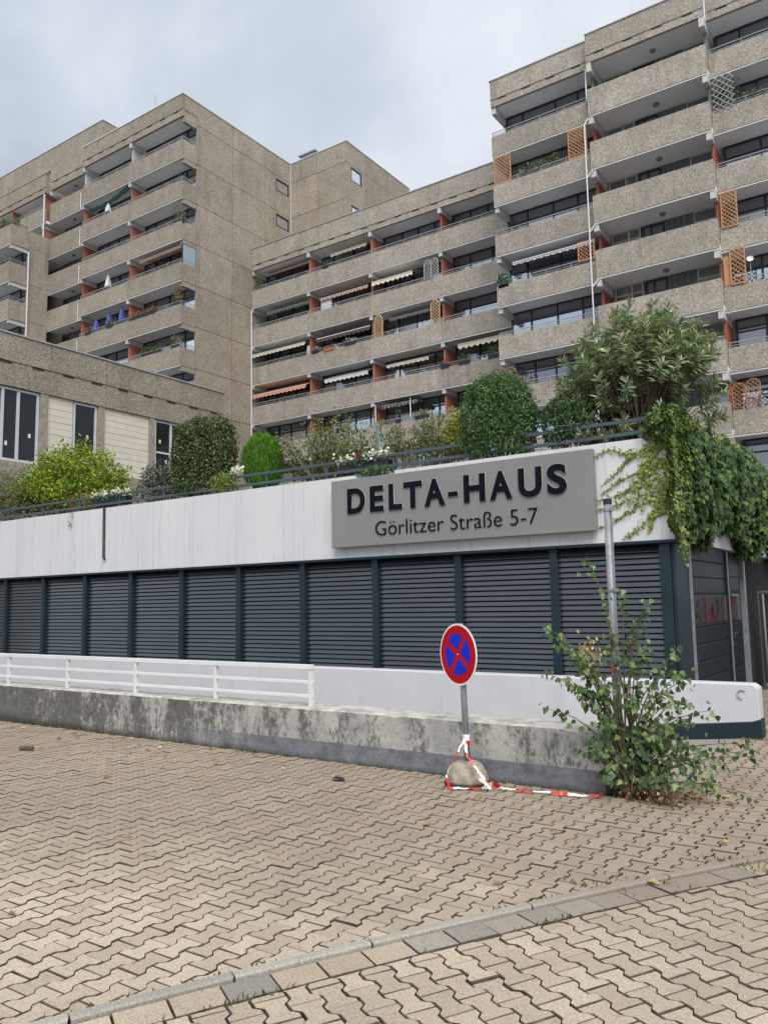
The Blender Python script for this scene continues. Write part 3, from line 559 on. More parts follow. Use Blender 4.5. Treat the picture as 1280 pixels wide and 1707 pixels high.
A = [(0, 0, .7, 5.0, .15, .5, 'canvas_terracotta', .16, 'narrow terracotta awning with fringe'), (0, 1, 1.6, 4.6, .35, .8, 'canvas_yellow', .2, 'pale yellow striped awning'),
     (1, 0, .8, 4.95, .2, .6, 'canvas_green', .22, 'dark green and white striped awning'), (1, 1, .75, 4.75, .45, .9, 'canvas_orange', .2, 'orange and white striped awning'),
     (1, 2, .1, 3.2, .55, 1.25, 'canvas_cream', .28, 'large cream awning rolled out'), (2, 0, .1, 4.95, .5, 1.3, 'canvas_cream', .22, 'long cream awning rolled out'),
     (2, 1, .6, 5.0, .45, 1.1, 'canvas_brown', .3, 'dark brown scalloped awning'), (3, 0, .15, 5.0, .62, 1.3, 'canvas_salmon', .26, 'salmon awning rolled out'),
     (3, 1, 1.15, 4.7, .5, 1.0, 'canvas_white', .26, 'off-white awning with scalloped edge'), (3, 2, .9, 4.0, .42, .9, 'canvas_yellow', .2, 'yellow striped awning'),
     (3, 3, .9, 5.2, .12, 1.0, 'canvas_yellow', .34, 'cream striped valance'), (4, 2, .5, 3.1, .12, .9, 'canvas_green', .22, 'green striped valance'), (2, 2, .9, 4.2, .1, .5, 'canvas_grey', .18, 'grey valance')]
for k, i, a, b_, dr, out, m, val, lb in A: awning(mid, MX[i]+a, MX[i]+b_, Z(k)-.08, dr, out, m, YB, val, lb)
pbox('screen', 'white_metal', mid, MX[1]+.75, MX[1]+1.65, 40.6, 40.63, Z(1)-1.55, Z(1)-.6); pbox('screen', 'white_metal', mid, MX[0]+4.75, MX[0]+5.1, 40.5, 40.53, Z(2)-1.4, Z(2)-.7)
for i_ in (0, 1): build(MB().bar((MX[2]+.15+i_*2.6, YF+.18, Z(4)-1.6), (MX[2]+.15+i_*2.6, YF+.18, Z(4)-.05), .05), 'awning_post', 'white_metal', mid)
# ---- left tower
lt = thing('apartment_block', 'tall left apartment tower with windowless gable beside the middle block', 'building', (-46, 36, 0))
LX = [-49.5, -44.1, -38.65]; YF, YB = 33.6, 34.95; lt_ = lt
fascia(lt, LX[0], LX[2], YF, YB, 34.18, 34.67, 35.72, 'aggregate_tower', LX[1:2], edge='roof_edge_white', over=.03)
for a, b in ((34.67, 35.72), (34.18, 34.66)): cbox('roof_fascia', 'aggregate_gable', lt, -38.79, -38.65-(.03 if b < 34.67 else 0), YF+.202, 34.89, a, b)
for k in range(-1, 9):
    T = 32.5 - ST*k
    for i in (0, 1):
        x0, x1 = LX[i], LX[i+1]; zc = T - 1.22 + .012 + (0 if k >= 0 else 0)
        if k >= 0: 
            cbox('balcony_parapet', 'aggregate_tower', lt, x0+.008, x1-.008, YF, YF+.14, T-1.22, T); cbox('floor_slab', 'soffit', lt, x0, x1-(.142 if i else 0), YF+.142, YB+.12, T-1.208, T-1.02)
            cbox('gutter', 'white_metal', lt, x0+.01, x1-.01, YF+.02, YF+.10, T-1.295, T-1.234); railing(lt, x0+.02, x1-.02, YF+.07, T, side=34.9 if i else None)
        zs_ = 34.19 if k < 0 else T-1.208
        cbox('beam', 'white_beam', lt, x0-.12, x0+.12, YF+.05, YB+.1, zs_-.36, zs_-.004)
        cbox('partition', random.choice(('terracotta', 'terracotta', 'terracotta_dark')) if k >= 0 else 'white_beam', lt, x0-.05, x0+.05, YF+.24, YB+.1, zs_-ST+.2, zs_-.364)
        if i: cbox('beam', 'column_concrete', lt, x1-.26, x1-.02, YF+.16, YB-.08, zs_-.36, zs_-.004)
        window(lt, x0+.14, x1-.03, YB, zs_-ST+.19, zs_-.006, random.choice(CUTS), .6)
    if k >= 0: cbox('balcony_parapet', 'aggregate_gable', lt, -38.79, -38.652, YF+.142, 34.885, T-1.22, T)
build(MB().box(-70, -38.8, YB+.12, 44.3, 3.6, 35.5), 'core', 'aggregate_tower', lt)
# gable panels
GY = [34.9, 38.2, 41.56, 44.4]; GZ = [3.6] + [32.5-1.2-ST*k for k in range(9, -2, -1)]
GZ = [z for z in GZ if z < 34.6] + [35.72]
for a, b in zip(GY, GY[1:]):
    for c, d_ in zip(GZ, GZ[1:]):
        win = a > 41 and (30.0 < d_-.2 < 31.5 or 33.0 < d_ < 36) and d_ - c > .5
        hz = None
        if a > 41 and c < 33.0 < d_: hz = (32.93, 33.9)
        if a > 41 and c < 30.2 < d_: hz = (30.1, 31.08)
        if hz: build(MB().box(-38.79, -38.65, a+.012, 42.74, c+.018, d_-.018).box(-38.79, -38.65, 44.22, b-.012, c+.018, d_-.018).box(-38.79, -38.65, 42.74, 44.22, c+.012, hz[0]).box(-38.79, -38.65, 42.74, 44.22, min(hz[1], d_-.013), d_-.012), 'wall_panel', 'aggregate_gable', lt)
        else: cbox('wall_panel', 'aggregate_gable', lt, -38.79, -38.65, a+.018, b-.018, c+.018, d_-.018)
for z0, z1 in ((32.93, 33.9), (30.1, 31.08)): window(lt, 42.76, 44.2, -38.67, z0+.01, z1-.01, (), None, 'frame_navy', ('glass_curtain', 'glass_curtain'), .08, .09, 'gable_window', 'y')
cbox('roof_edge', 'roof_edge_white', lt, -38.85, -38.61, 33.85, 44.4, 35.722, 35.775)
# stair block behind the gable
stb = thing('stair_tower', 'windowed stair tower joining the left tower gable above the middle block', 'building', (-36, 48, 0))
for a, b in ((-38.63, -36.0), (-36.0, -33.2)):
    for c, d_ in zip(GZ, GZ[1:]):
        if d_ > 24: cbox('wall_panel', 'aggregate_gable', stb, a+.012, b-.012, 44.4, 44.55, c+.018, d_-.018)
for a, b in ((44.4, 46.75), (46.75, 50), (50, 53)):
    for c, d_ in zip(GZ, GZ[1:]):
        if d_ < 24: continue
        hz = (32.88, 33.95) if a < 45 and c < 33.0 < d_ else ((30.0, 30.99) if a < 45 and c < 30.2 < d_ else None)
        if hz: build(MB().box(-33.34, -33.2, a+.16, 44.93, c+.018, d_-.018).box(-33.34, -33.2, 46.28, b-.012, c+.018, d_-.018).box(-33.34, -33.2, 44.93, 46.28, c+.012, hz[0]).box(-33.34, -33.2, 44.93, 46.28, min(hz[1], d_-.013), d_-.012), 'wall_panel', 'aggregate_gable', stb)
        else: cbox('wall_panel', 'aggregate_gable', stb, -33.34, -33.2, a+(.16 if a < 45 else .012), b-.012, c+.018, d_-.018)
for z0, z1 in ((32.88, 33.95), (30.0, 30.99)): window(stb, 44.95, 46.26, -33.22, z0+.01, z1-.01, (), None, 'frame_navy', ('glass_curtain', 'glass_lower'), .08, .09, 'gable_window', 'y')
build(MB().box(-38.6, -33.36, 44.56, 53, 20, 35.6), 'core', 'aggregate_gable', stb)
build(MB().box(-38.6, -33.16, 44.36, 44.6, 35.722, 35.775).box(-33.40, -33.16, 44.602, 53.05, 35.722, 35.775), 'roof_edge', 'roof_edge_white', stb)
build(MB().box(-38.6, -37.2, 45.6, 47.2, 35.6, 36.9).box(-38.75, -37.05, 45.45, 47.35, 36.9, 37.0), 'lift_housing', 'roof_edge', stb)
# ---- recessed bay and stepped section further left
S2 = (-53.55, -49.5)
cbox('roof_fascia', 'aggregate_tower', lt, S2[0], S2[1]-.01, 33.6, 33.8, 34.32, 35.36); cbox('roof_fascia', 'aggregate_tower', lt, S2[0], S2[1]-.01, 33.63, 33.8, 33.68, 34.31)
for i in range(3): cbox('vent_slot', 'dark_joint', lt, S2[0]+.5+1.3*i, S2[0]+.98+1.3*i, 33.622, 33.66, 34.22, 34.30)
cbox('floor_slab', 'soffit', lt, S2[0], S2[1], 33.802, 35.05, 33.69, 33.9)
for k in range(0, 8):
    T = 32.5 - ST*k; zs_ = 33.69 if k == 0 else T + ST - 1.488
    cbox('balcony_parapet', 'aggregate_tower', lt, S2[0]+.01, S2[1]-.02, 33.6, 33.74, T-1.5, T+.03); cbox('floor_slab', 'soffit', lt, S2[0], S2[1], 33.742, 35.05, T-1.488, T-1.3)
    cbox('gutter', 'white_metal', lt, S2[0]+.02, S2[1]-.03, 33.62, 33.70, T-1.575, T-1.514)
    cbox('recess_panel', 'panel_green', lt, S2[0]+1.3, S2[1], 34.92, 35.0, T-1.3, zs_); window(lt, S2[0]+.05, S2[0]+1.28, 34.9, T-1.3, zs_-.01, (.5,), .6, 'panel_green', ('glass_dark', 'glass_dark'))
    for j in range(5): cbox('panel_seam', 'dark_joint', lt, S2[0]+1.6+.5*j, S2[0]+1.62+.5*j, 34.912, 34.92, T-1.3, zs_)
    build(MB().lathe([(.13, 0), (.13, -.05), (.07, -.1)], (S2[0]+2.2, 34.3, zs_-.005), 10), 'ceiling_lamp', 'lamp_grey', lt)
    build(MB().tube([(-49.56, 33.55, T-1.6), (-49.56, 33.55, T-1.6+ST-1.6+.1)], .03, 6), 'downpipe', 'white_metal', lt)
# upper stepped part
s3 = thing('stepped_block', 'stepped end of the left tower with planted terrace at the frame edge', 'building', (-58, 33, 0))
fascia(s3, -66, -53.56, 33.2, 34.9, 33.35, 33.8, 34.9, 'aggregate_tower', (-60,), edge='roof_edge')
cbox('roof_fascia', 'aggregate_tower', s3, -53.75, -53.552, 33.41, 33.598, 33.35, 34.9)
for k in range(2):
    T = 32.15 - ST*k; cbox('balcony_parapet', 'aggregate_tower', s3, -66, -53.56, 33.2, 33.34, T-1.22, T); cbox('floor_slab', 'soffit', s3, -66, -53.56, 33.342, 35, T-1.2, T-1.0); cbox('gutter', 'white_metal', s3, -66, -53.58, 33.22, 33.3, T-1.295, T-1.23)
    railing(s3, -66, -53.6, 33.27, T); zs_ = T-1.2+ST
    for x in (-53.9, -58.4): cbox('beam', 'white_beam', s3, x-.12, x+.12, 33.25, 35, zs_-.36-(.05 if k == 0 else 0), zs_-.004-(.06 if k == 0 else 0)); cbox('partition', 'terracotta', s3, x-.05, x+.05, 33.45, 35, T-1.0, zs_-.45)
    window(s3, -58.3, -54.1, 34.9, T-1.0, zs_-.07, (.3, .6), .6); window(s3, -65.8, -58.5, 34.9, T-1.0, zs_-.07, (.3, .5, .75), .6)
build(MB().tube([(-53.62, 33.16, 33.2), (-53.62, 33.16, 28.6)], .05, 6), 'downpipe', 'white_metal', s3)
for c, d_ in zip(GZ, GZ[1:]):
    if c < 29: cbox('wall_panel', 'aggregate_gable', s3, -53.75, -53.5, 31.97, 33.59, c+.012, min(d_, 29.75)-.012)
for k in range(0, 8):
    T = 29.75 - ST*k
    cbox('balcony_parapet', 'aggregate_tower', s3, -66, -53.5, 30.53, 30.67, T-1.45, T); cbox('balcony_parapet', 'aggregate_gable', s3, -53.64, -53.5, 30.672, 31.96, T-1.45, T); cbox('floor_slab', 'soffit', s3, -66, -53.645, 30.672, 32.1, T-1.43, T-1.2)
    cbox('gutter', 'white_metal', s3, -66, -53.52, 30.55, 30.63, T-1.525, T-1.46); railing(s3, -66, -53.52, 30.6, T, side=31.9, mat='cap_black' if k == 0 else 'rail_grey')
    cbox('beam', 'white_beam', s3, -53.78, -53.56, 30.62, 31.95, T-1.75, T-1.434); window(s3, -65.9, -53.6, 32.0, T-ST-1.2, T-1.44, (.2, .35, .5, .65, .8, .93), .6)
build(MB().tube([(-53.42, 31.93, 28.05), (-53.42, 31.93, 4)], .055, 6), 'downpipe', 'white_metal', s3)
build(MB().box(-66, -53.76, 32.12, 33.18, 3.6, 29.0), 'core', 'aggregate_tower', s3)
ph = thing('penthouse', 'set-back rooftop storey above the left tower with pale roof edge', 'building', (-60, 38, 35))
build(MB().box(-78, -50.6, 36, 46, 37.75, 39.6), 'upper_wall', 'aggregate_tower', ph); build(MB().box(-78, -50.75, 36.3, 46, 35.0, 37.748), 'core', 'soffit', ph)
build(MB().box(-78.1, -50.55, 35.95, 46.05, 39.602, 39.66), 'roof_edge', 'roof_edge_white', ph)
window(ph, -57.5, -51.2, 36.2, 35.9, 37.7, (.2, .45, .7), None, 'white_metal')
build(MB().tube([(-42.2, 34.2, 35.6), (-42.2, 34.2, 37.4)], .02, 5), 'antenna', 'rail_grey', lt)
# ---- right tower
rt = thing('apartment_block', 'tall right apartment tower with trellises on its balconies', 'building', (-9, 38, 0))
RX = [-18.05, -12.46, -6.78, -1.1]
fascia(rt, RX[0], RX[1], 37.4, 38.8, 28.70, 29.11, 30.2, 'aggregate'); fascia(rt, RX[1], RX[2], 36.95, 38.8, 28.70, 29.11, 30.2, 'aggregate', over=.0); fascia(rt, RX[2], RX[3], 37.4, 38.8, 28.70, 29.11, 30.2, 'aggregate')
cbox('beam', 'white_beam', rt, RX[0]+.02, RX[0]+.26, 37.5, 39.1, 28.32, 28.705)
for x, y in ((RX[1], 37.0), (RX[2], 37.0)): cbox('beam', 'white_beam', rt, x-.0 if x == RX[1] else x-.24, x+.24 if x == RX[1] else x, y, 39.1, 28.22, 28.705); cbox('partition', 'panel_green', rt, x-.0 if x == RX[1] else x-.16, x+.16 if x == RX[1] else x, 37.6, 39.1, 25.9, 28.21)
for x0, x1 in ((RX[0]+.2, RX[1]-.1), (RX[2]+.1, RX[3]-.1)): window(rt, x0, x1, 38.8, 26.0, 28.7, CUTS[1], .62)
def r2_back(zs_, ze):
    window(rt, RX[1]+.3, RX[1]+1.75, 38.75, zs_, ze, (.6,), .5, 'cream_frame', ('glass_dark', 'glass_dark')); window(rt, RX[1]+1.85, RX[1]+2.9, 38.75, zs_, ze-.05, (.4,), None, 'frame_navy', ('glass_dark', 'glass_dark'))
    cbox('recess_panel', 'panel_green', rt, RX[1]+2.92, RX[2]-1.4, 38.78, 38.86, zs_, ze)
    for j in range(5): cbox('panel_seam', 'dark_joint', rt, RX[1]+3.1+.3*j, RX[1]+3.12+.3*j, 38.77, 38.78, zs_, ze)
    window(rt, RX[2]-1.38, RX[2]-.3, 38.75, zs_, ze, (), .55, 'cream_frame', ('glass_dark', 'glass_curtain'))
    build(MB().lathe([(.15, 0), (.15, -.06), (.08, -.12)], (-9.4, 38.0, ze-.005), 12), 'ceiling_lamp', 'lamp_grey', rt)
r2_back(26.05, 28.7)
for k in range(0, 8):
    T = 26.95 - ST*k
    balcony(rt, RX[0], RX[1], 37.4, 38.8, T, 'aggregate', (-1.14, 0), part=None, beam_l=False); balcony(rt, RX[2], RX[3], 37.4, 38.8, T, 'aggregate', (-1.14, 0), part=None, beam_l=False)
    cbox('beam', 'white_beam', rt, RX[0]+.02, RX[0]+.26, 37.5, 39.1, T-1.5, T-1.135)
    zb = T-1.10; cbox('balcony_parapet', 'aggregate', rt, RX[1]+.01, RX[2]-.01, 36.95, 37.1, zb, T+.31); cbox('floor_slab', 'soffit', rt, RX[1], RX[2], 37.102, 38.9, zb+.012, zb+.2); cbox('gutter', 'white_metal', rt, RX[1]+.02, RX[2]-.03, 36.97, 37.05, zb-.075, zb-.014)
    cbox('beam', 'white_beam', rt, RX[1], RX[1]+.24, 37.0, 39.1, zb-.43, zb+.008); cbox('beam', 'white_beam', rt, RX[2]-.24, RX[2], 37.0, 39.1, zb-.43, zb+.008)
    cbox('partition', 'terracotta_dark', rt, RX[1]-.0, RX[1]+.12, 37.6, 39.1, zb-ST+.2, zb-.434); cbox('partition', random.choice(('terracotta_dark', 'panel_green')), rt, RX[2]-.12, RX[2], 37.5, 39.1, zb-ST+.2, zb-.434)
    cbox('parapet_return', 'aggregate', rt, RX[2]-.15, RX[2]-.01, 37.102, 37.56, zb, T+.31); cbox('parapet_return', 'aggregate', rt, RX[1]+.01, RX[1]+.15, 37.102, 37.56, zb, T+.31)
    r2_back(zb-ST+.2, zb+.005)
build(MB().box(RX[0]+.25, RX[3], 38.95, 50, 3.6, 30.0), 'core', 'aggregate', rt)
mb = MB().tube([(-12.5, 37.0, 25.75), (-12.66, 36.88, 25.4), (-12.66, 36.88, 4)], .036, 6); build(mb, 'downpipe', 'white_metal', rt)
build(MB().tube([(-12.6, 37.25, 28.6), (-12.6, 37.25, 26.8)], .036, 6), 'downpipe', 'white_metal', rt)
for k in range(1, 7): z = 26.95-1.12-ST*k; build(MB().tube([(-12.35, 36.95, z-.04), (-12.64, 36.88, z-.42)], .032, 6), 'pipe_branch', 'white_metal', rt)
awning(rt, -17.1, -12.6, 20.03-.08+0, .42, 1.25, 'canvas_grey', 38.8, .18, 'grey and white striped awning')
# ---- pavilion at the left (faces +X)
pv = thing('pavilion', 'low aggregate-concrete pavilion with cream siding behind the terrace bushes', 'building', (-28, 18, 3.6))
XF = -27.0; PY = [7.2, 9.7, 12.2, 14.7, 17.2, 19.68, 22.2, 24.7, 26.2]
for a, b in zip(PY, PY[1:]):
    cbox('roof_fascia', 'aggregate_low', pv, XF-.2, XF, a+.01, b-.01, 10.7, 11.7); cbox('roof_fascia', 'aggregate_low', pv, XF-.2, XF-.025, a+.008, b-.008, 9.77, 10.688)
for i in range(15): y = 7.8 + 1.27*i; cbox('vent_slot', 'dark_joint', pv, XF-.06, XF-.012, y-.24, y+.24, 10.60, 10.685)
build(MB().box(XF-.24, XF+.04, 7.2, 26.25, 11.702, 11.76), 'roof_edge', 'roof_edge', pv)
build(MB().box(XF-12, XF-.201, 7.2, 26.2, 9.7, 11.65), 'roof_slab', 'aggregate_low', pv)
build(MB().box(XF-.32, XF-.06, 7.2, 26.2, 3.6, 7.03), 'plinth', 'aggregate_low', pv); build(MB().box(XF-12, XF-2.2, 7.2, 26.2, 3.6, 9.7).box(XF-12, XF-.33, 25.9, 26.2, 3.6, 9.7), 'core', 'void', pv)
for a, b in ((16.85, 17.16), (19.36, 19.66), (21.9, 22.19), (14.35, 14.66), (24.4, 24.69)): cbox('column', 'column_concrete', pv, XF-.35, XF-.05, a, b, 7.032, 9.768)
for a, b in ((17.165, 18.25), (19.665, 21.895)):
    sd_ = build(MB().box(XF-.3, XF-.16, a, b, 7.032, 9.766), 'siding_back', 'dark_joint', pv)
    for j in range(11):
        z = 7.05 + .2475*j; cbox('siding_board', 'cream_siding', sd_, XF-.158, XF-.12+.006*(j % 2), a+.004, b-.004, z, min(z+.236, 9.765))
window(pv, 14.68, 16.83, XF-.12, 7.04, 9.74, (.34, .62), None, 'window_white', ('glass_clear', 'glass_clear'), .1, .09, 'window', 'y'); window(pv, 18.28, 19.34, XF-.12, 7.34, 9.74, (), None, 'window_white', ('glass_clear', 'glass_clear'), .1, .09, 'window', 'y')
window(pv, 22.22, 24.38, XF-.12, 7.04, 9.74, (.42,), 1.4, 'window_white', ('glass_clear', 'glass_clear'), .1, .09, 'window', 'y'); window(pv, 12.3, 14.33, XF-.12, 7.04, 9.74, (.34, .62), None, 'window_white', ('glass_clear', 'glass_clear'), .1, .09, 'window', 'y')
for y, z in ((15.05, 8.3), (16.5, 8.0), (18.95, 8.35), (22.55, 8.75), (15.6, 7.6), (22.9, 7.9)): cbox('sticker', 'white_metal', pv, XF-.160, XF-.156, y-.05, y+.05, z, z+.16)
# ================================================================== PLANTS ON THE TERRACE
def crown(parent, c, r, n, ln, wd, stops, w=None, shape='hex', pw=2.0, amp=.10, k=3, seed=1, fill=.35, droop=.25, zmin=None, name='foliage', up=0.0, jit=.9, floor=None):
    """leaves through a super-ellipsoid volume, denser at its skin"""
    d = unit(n); d[:, 2] = np.where(d[:, 2] < -.75, -d[:, 2]*.5, d[:, 2]); R = (np.abs(d)**pw).sum(1)**(-1/pw)
    rad = np.where(RNG.random(n) < fill, RNG.uniform(.35, .95, n), RNG.normal(.97, .045, n)); p = d*(R*rad*(1 + amp*wob(d, k, seed)))[:, None]*np.array(r)
    nr = d/np.array(r); nr /= np.linalg.norm(nr, axis=1, keepdims=True); nrm = nr + unit(n)*jit
    ax = np.cross(nrm, unit(n)); ax /= np.linalg.norm(ax, axis=1, keepdims=True); ax = ax + nr*.35 + np.array([0, 0, up-droop])
    P = p + np.array(c)
    if floor is not None: P[:, 2] = np.maximum(P[:, 2], floor + RNG.random(n)*.15)
    L = ln*RNG.uniform(.7, 1.25, n)
    return leaves(name, P, ax, nrm, L, L*wd/ln, cols(n, stops, w), shape, parent)
def twigs(parent, base, tips, r0, mat='bark', name='branches', bend=.15, seg=5):
    mb = MB(); base = Vector(base)
    for tp in tips:
        tp = Vector(tp); mid_ = base.lerp(tp, .5) + Vector((random.gauss(0, bend), random.gauss(0, bend), bend*.6)); pts = []
        for i in range(seg+1): s_ = i/seg; pts.append(base*(1-s_)**2 + mid_*2*s_*(1-s_) + tp*s_*s_)
        mb.tube(pts, [r0*(1-.75*i/seg) for i in range(seg+1)], 5)
    return build(mb, name, mat, parent, smooth=True)
def shrub(name, label, cat, base, **k):
    t = thing(name, label, cat, base); return t
DARK = [(.028, .060, .018), (.045, .095, .026), (.075, .14, .04)]; 
# clipped dome
t = shrub('dome_bush', 'clipped dome-shaped green bush bulging over the sign board', 'bush', (-5.66, 11.7, 3.6))
crown(t, (-5.66, 11.62, 4.62), (.60, .50, .74), 15000, .046, .026, [(.042, .098, .022), (.068, .148, .034), (.12, .225, .05), (.028, .062, .016)], [.36, .34, .18, .12], 'hex', 2.5, .10, 4, 3, .3)
twigs(t, (-5.66, 11.7, 3.6), [(-5.66+random.uniform(-.5, .5), 11.7+random.uniform(-.3, .3), 4.3+random.uniform(0, .7)) for _ in range(12)], .03)
t = shrub('round_bush', 'small dark green bush between the dome bush and the oleander', 'bush', (-4.5, 11.75, 3.6))
crown(t, (-4.5, 11.72, 4.42), (.42, .38, .46), 3600, .055, .028, [(.024, .06, .02), (.04, .095, .03), (.07, .135, .045)], None, 'hex', 2.2, .1, 3, 5, .3)
twigs(t, (-4.5, 11.75, 3.6), [(-4.5+random.uniform(-.3, .3), 11.7, 4.4+random.uniform(0, .3)) for _ in range(6)], .02)
# square hedge pillar
t = shrub('hedge_block', 'square clipped dark hedge with small glossy leaves left of the bright conifer', 'hedge', (-12.7, 11.85, 3.6))
crown(t, (-12.72, 11.75, 4.84), (.70, .42, .84), 14000, .058, .034, [(.032, .058, .020), (.06, .10, .030), (.12, .17, .055), (.20, .25, .10)], [.36, .34, .20, .10], 'hex', 4.0, .07, 4, 8, .25)
twigs(t, (-12.7, 11.85, 3.6), [(-12.7+random.uniform(-.7, .7), 11.85+random.uniform(-.3, .3), 4.5+random.uniform(0, .9)) for _ in range(12)], .03)
# bright conifer
t = shrub('conifer_ball', 'bright green upright conifer ball behind the railing', 'conifer', (-11.22, 12.0, 3.6)); n = 9000
d = unit(n); R_ = RNG.uniform(.55, 1.0, n)**.4; p = d*R_[:, None]*np.array([.43, .42, .62])*(1+.12*wob(d, 5, 2))[:, None]; L = RNG.uniform(.06, .12, n)
leaves('foliage', p + np.array([-11.22, 12.0, 4.60]), d*np.array([.45, .45, .2]) + np.array([0, 0, 1.0]) + unit(n)*.18, d + unit(n)*.5, L, L*.17, cols(n, [(.06, .17, .012), (.10, .25, .02), (.15, .33, .03)], [.35, .4, .25]), 'tri', t)
twigs(t, (-11.22, 12, 3.6), [(-11.22, 12, 4.7)], .04)
# olive shrub with visible branches
t = shrub('olive_shrub', 'loose olive-green shrub with bare branches right of the conifer', 'shrub', (-9.75, 12.4, 3.6)); tips = []
for _ in range(46): a = random.uniform(0, 6.28); rr = random.uniform(.3, 1.1); tips.append((-9.75+1.12*rr*math.cos(a), 12.4+.6*rr*math.sin(a), 4.45 + random.uniform(0, 1.0)*(1.08-.35*rr)))
twigs(t, (-9.75, 12.4, 3.6), tips, .022, 'bark_grey', bend=.2); P = []; 
for tp in tips:
    for _ in range(95): s_ = random.uniform(.5, 1.06); P.append(Vector((-9.75, 12.4, 3.6)).lerp(Vector(tp), s_) + Vector((random.gauss(0, .10), random.gauss(0, .10), random.gauss(.02, .09))))
P = np.array(P); n = len(P); L = RNG.uniform(.05, .09, n)
leaves('foliage', P, unit(n)+np.array([0, 0, .25]), unit(n)+np.array([0, 0, .8]), L, L*.45, cols(n, [(.080, .12, .03), (.13, .18, .05), (.20, .235, .075), (.20, .12, .05)], [.38, .38, .2, .04]), 'hex', t)
# dry thin shrub
t = shrub('dry_shrub', 'thin twiggy yellowish shrub left of the dome bush', 'shrub', (-7.45, 12.3, 3.6)); tips = [(-7.45+random.uniform(-.75, .75), 12.3+random.uniform(-.35, .35), random.uniform(4.4, 5.12)) for _ in range(60)]
mb = MB()
for tp in tips: b0 = (tp[0]*.55-7.45*.45, 12.3, 3.6); mb.tube([b0, Vector(b0).lerp(Vector(tp), .5)+Vector((random.gauss(0, .04), 0, 0)), tp], [.010, .007, .003], 4)
build(mb, 'branches', 'bark_grey', t); P = np.array([np.array(tp)*1.0 + np.array([random.gauss(0, .07), random.gauss(0, .07), -abs(random.gauss(0, .28))]) for tp in tips for _ in range(80)]); n = len(P); L = RNG.uniform(.04, .075, n)
leaves('foliage', P, unit(n)+np.array([0, 0, .2]), unit(n)+np.array([0, 0, .5]), L, L*.42, cols(n, [(.11, .14, .045), (.17, .20, .07), (.24, .24, .10), (.08, .115, .035)]), 'hex', t)
t = shrub('yellow_shrub', 'slim yellow-green shrub touching the left side of the dome bush', 'shrub', (-6.62, 12.0, 3.6)); crown(t, (-6.66, 12.0, 4.62), (.20, .2, .50), 600, .06, .03, [(.30, .30, .04), (.20, .24, .04)], None, 'hex', 2, .3, 3, 4, .7); twigs(t, (-6.62, 12, 3.6), [(-6.66+random.uniform(-.12, .12), 12, 4.9) for _ in range(5)], .012)
# oleander
t = shrub('oleander', 'big oleander with long grey-green leaves above the right end of the wall', 'oleander', (-3.55, 12.2, 3.6)); mb = MB(); P = []; AX = []; NR = []; PB = []; AB = []
for q in range(270):
    a = random.uniform(0, 6.28); rr = random.random()**.55; top = 4.6 + 1.72*(1-.5*rr*rr)*random.uniform(.45, 1.0) if q > 85 else 4.1 + random.uniform(0, 1.0)
    tip = Vector((-3.55 + 1.27*rr*math.cos(a), 12.15 + .85*rr*math.sin(a), top)); b0 = Vector((-3.55+random.gauss(0, .18), 12.2+random.gauss(0, .12), 3.6)); md = b0.lerp(tip, .55) + Vector((0, 0, .22))
    pts = [b0*(1-s_)**2 + md*2*s_*(1-s_) + tip*s_*s_ for s_ in (0, .25, .5, .75, 1)]; mb.tube(pts, [.016, .013, .010, .007, .004], 5)
    out = (tip - pts[3]).normalized()
    for j in range(58):
        s_ = 1 - .46*(j/58); c_ = pts[3].lerp(tip, (s_-.5)*2) if s_ > .5 else tip; rdir = Vector(RNG.normal(size=3)); rdir = (rdir - out*rdir.dot(out)).normalized()
        P.append(c_); AX.append(out*(.75 if j < 20 else .25) + rdir*.8 + Vector((0, 0, -.1))); NR.append(out - rdir*.4)
    if q % 4 == 0:
        for j in range(22): PB.append(tip + Vector(RNG.normal(size=3)*.055) + out*.06); AB.append(RNG.normal(size=3) + np.array(out))
build(mb, 'stems', 'bark', t, smooth=True); n = len(P); L = RNG.uniform(.10, .17, n)
leaves('foliage', np.array([tuple(p) for p in P]), np.array([tuple(p) for p in AX]), np.array([tuple(p) for p in NR]) + unit(n)*.3, L, L*.19, cols(n, [(.14, .205, .11), (.25, .33, .195), (.38, .46, .32), (.54, .60, .48), (.30, .22, .05)], [.24, .34, .27, .13, .02]), 'blade', t)
n = len(PB); leaves('seed_heads', np.array([tuple(p) for p in PB]), np.array([tuple(p) for p in AB]), unit(n), .045, .018, cols(n, [(.16, .075, .05), (.24, .12, .08), (.11, .06, .04)]), 'tri', t)
# yellow-green bush at the left
t = shrub('yellow_green_bush', 'bright yellow-green bush in front of the pavilion', 'bush', (-18.9, 12.9, 3.6)); tips = []
for q in range(150): a = random.uniform(0, 6.28); rr = random.random()**.5; tips.append((-18.95+2.0*rr*math.cos(a), 12.8+.9*rr*math.sin(a), 4.5 + random.uniform(.1, 1.0)*1.62*(1-.62*rr*rr)))
twigs(t, (-18.9, 12.9, 3.6), tips, .016, 'bark_grey', bend=.2, seg=4); P = np.array([np.array(tp) + np.array([random.gauss(0, .13), random.gauss(0, .13), random.gauss(-.1, .15)]) for tp in tips for _ in range(120)]); n = len(P); L = RNG.uniform(.06, .115, n)
leaves('foliage', P, unit(n)+np.array([0, 0, .3]), unit(n)+np.array([0, 0, .8]), L, L*.45, cols(n, [(.15, .23, .018), (.25, .335, .025), (.38, .44, .05), (.09, .145, .02)], [.36, .34, .14, .16]), 'hex', t)
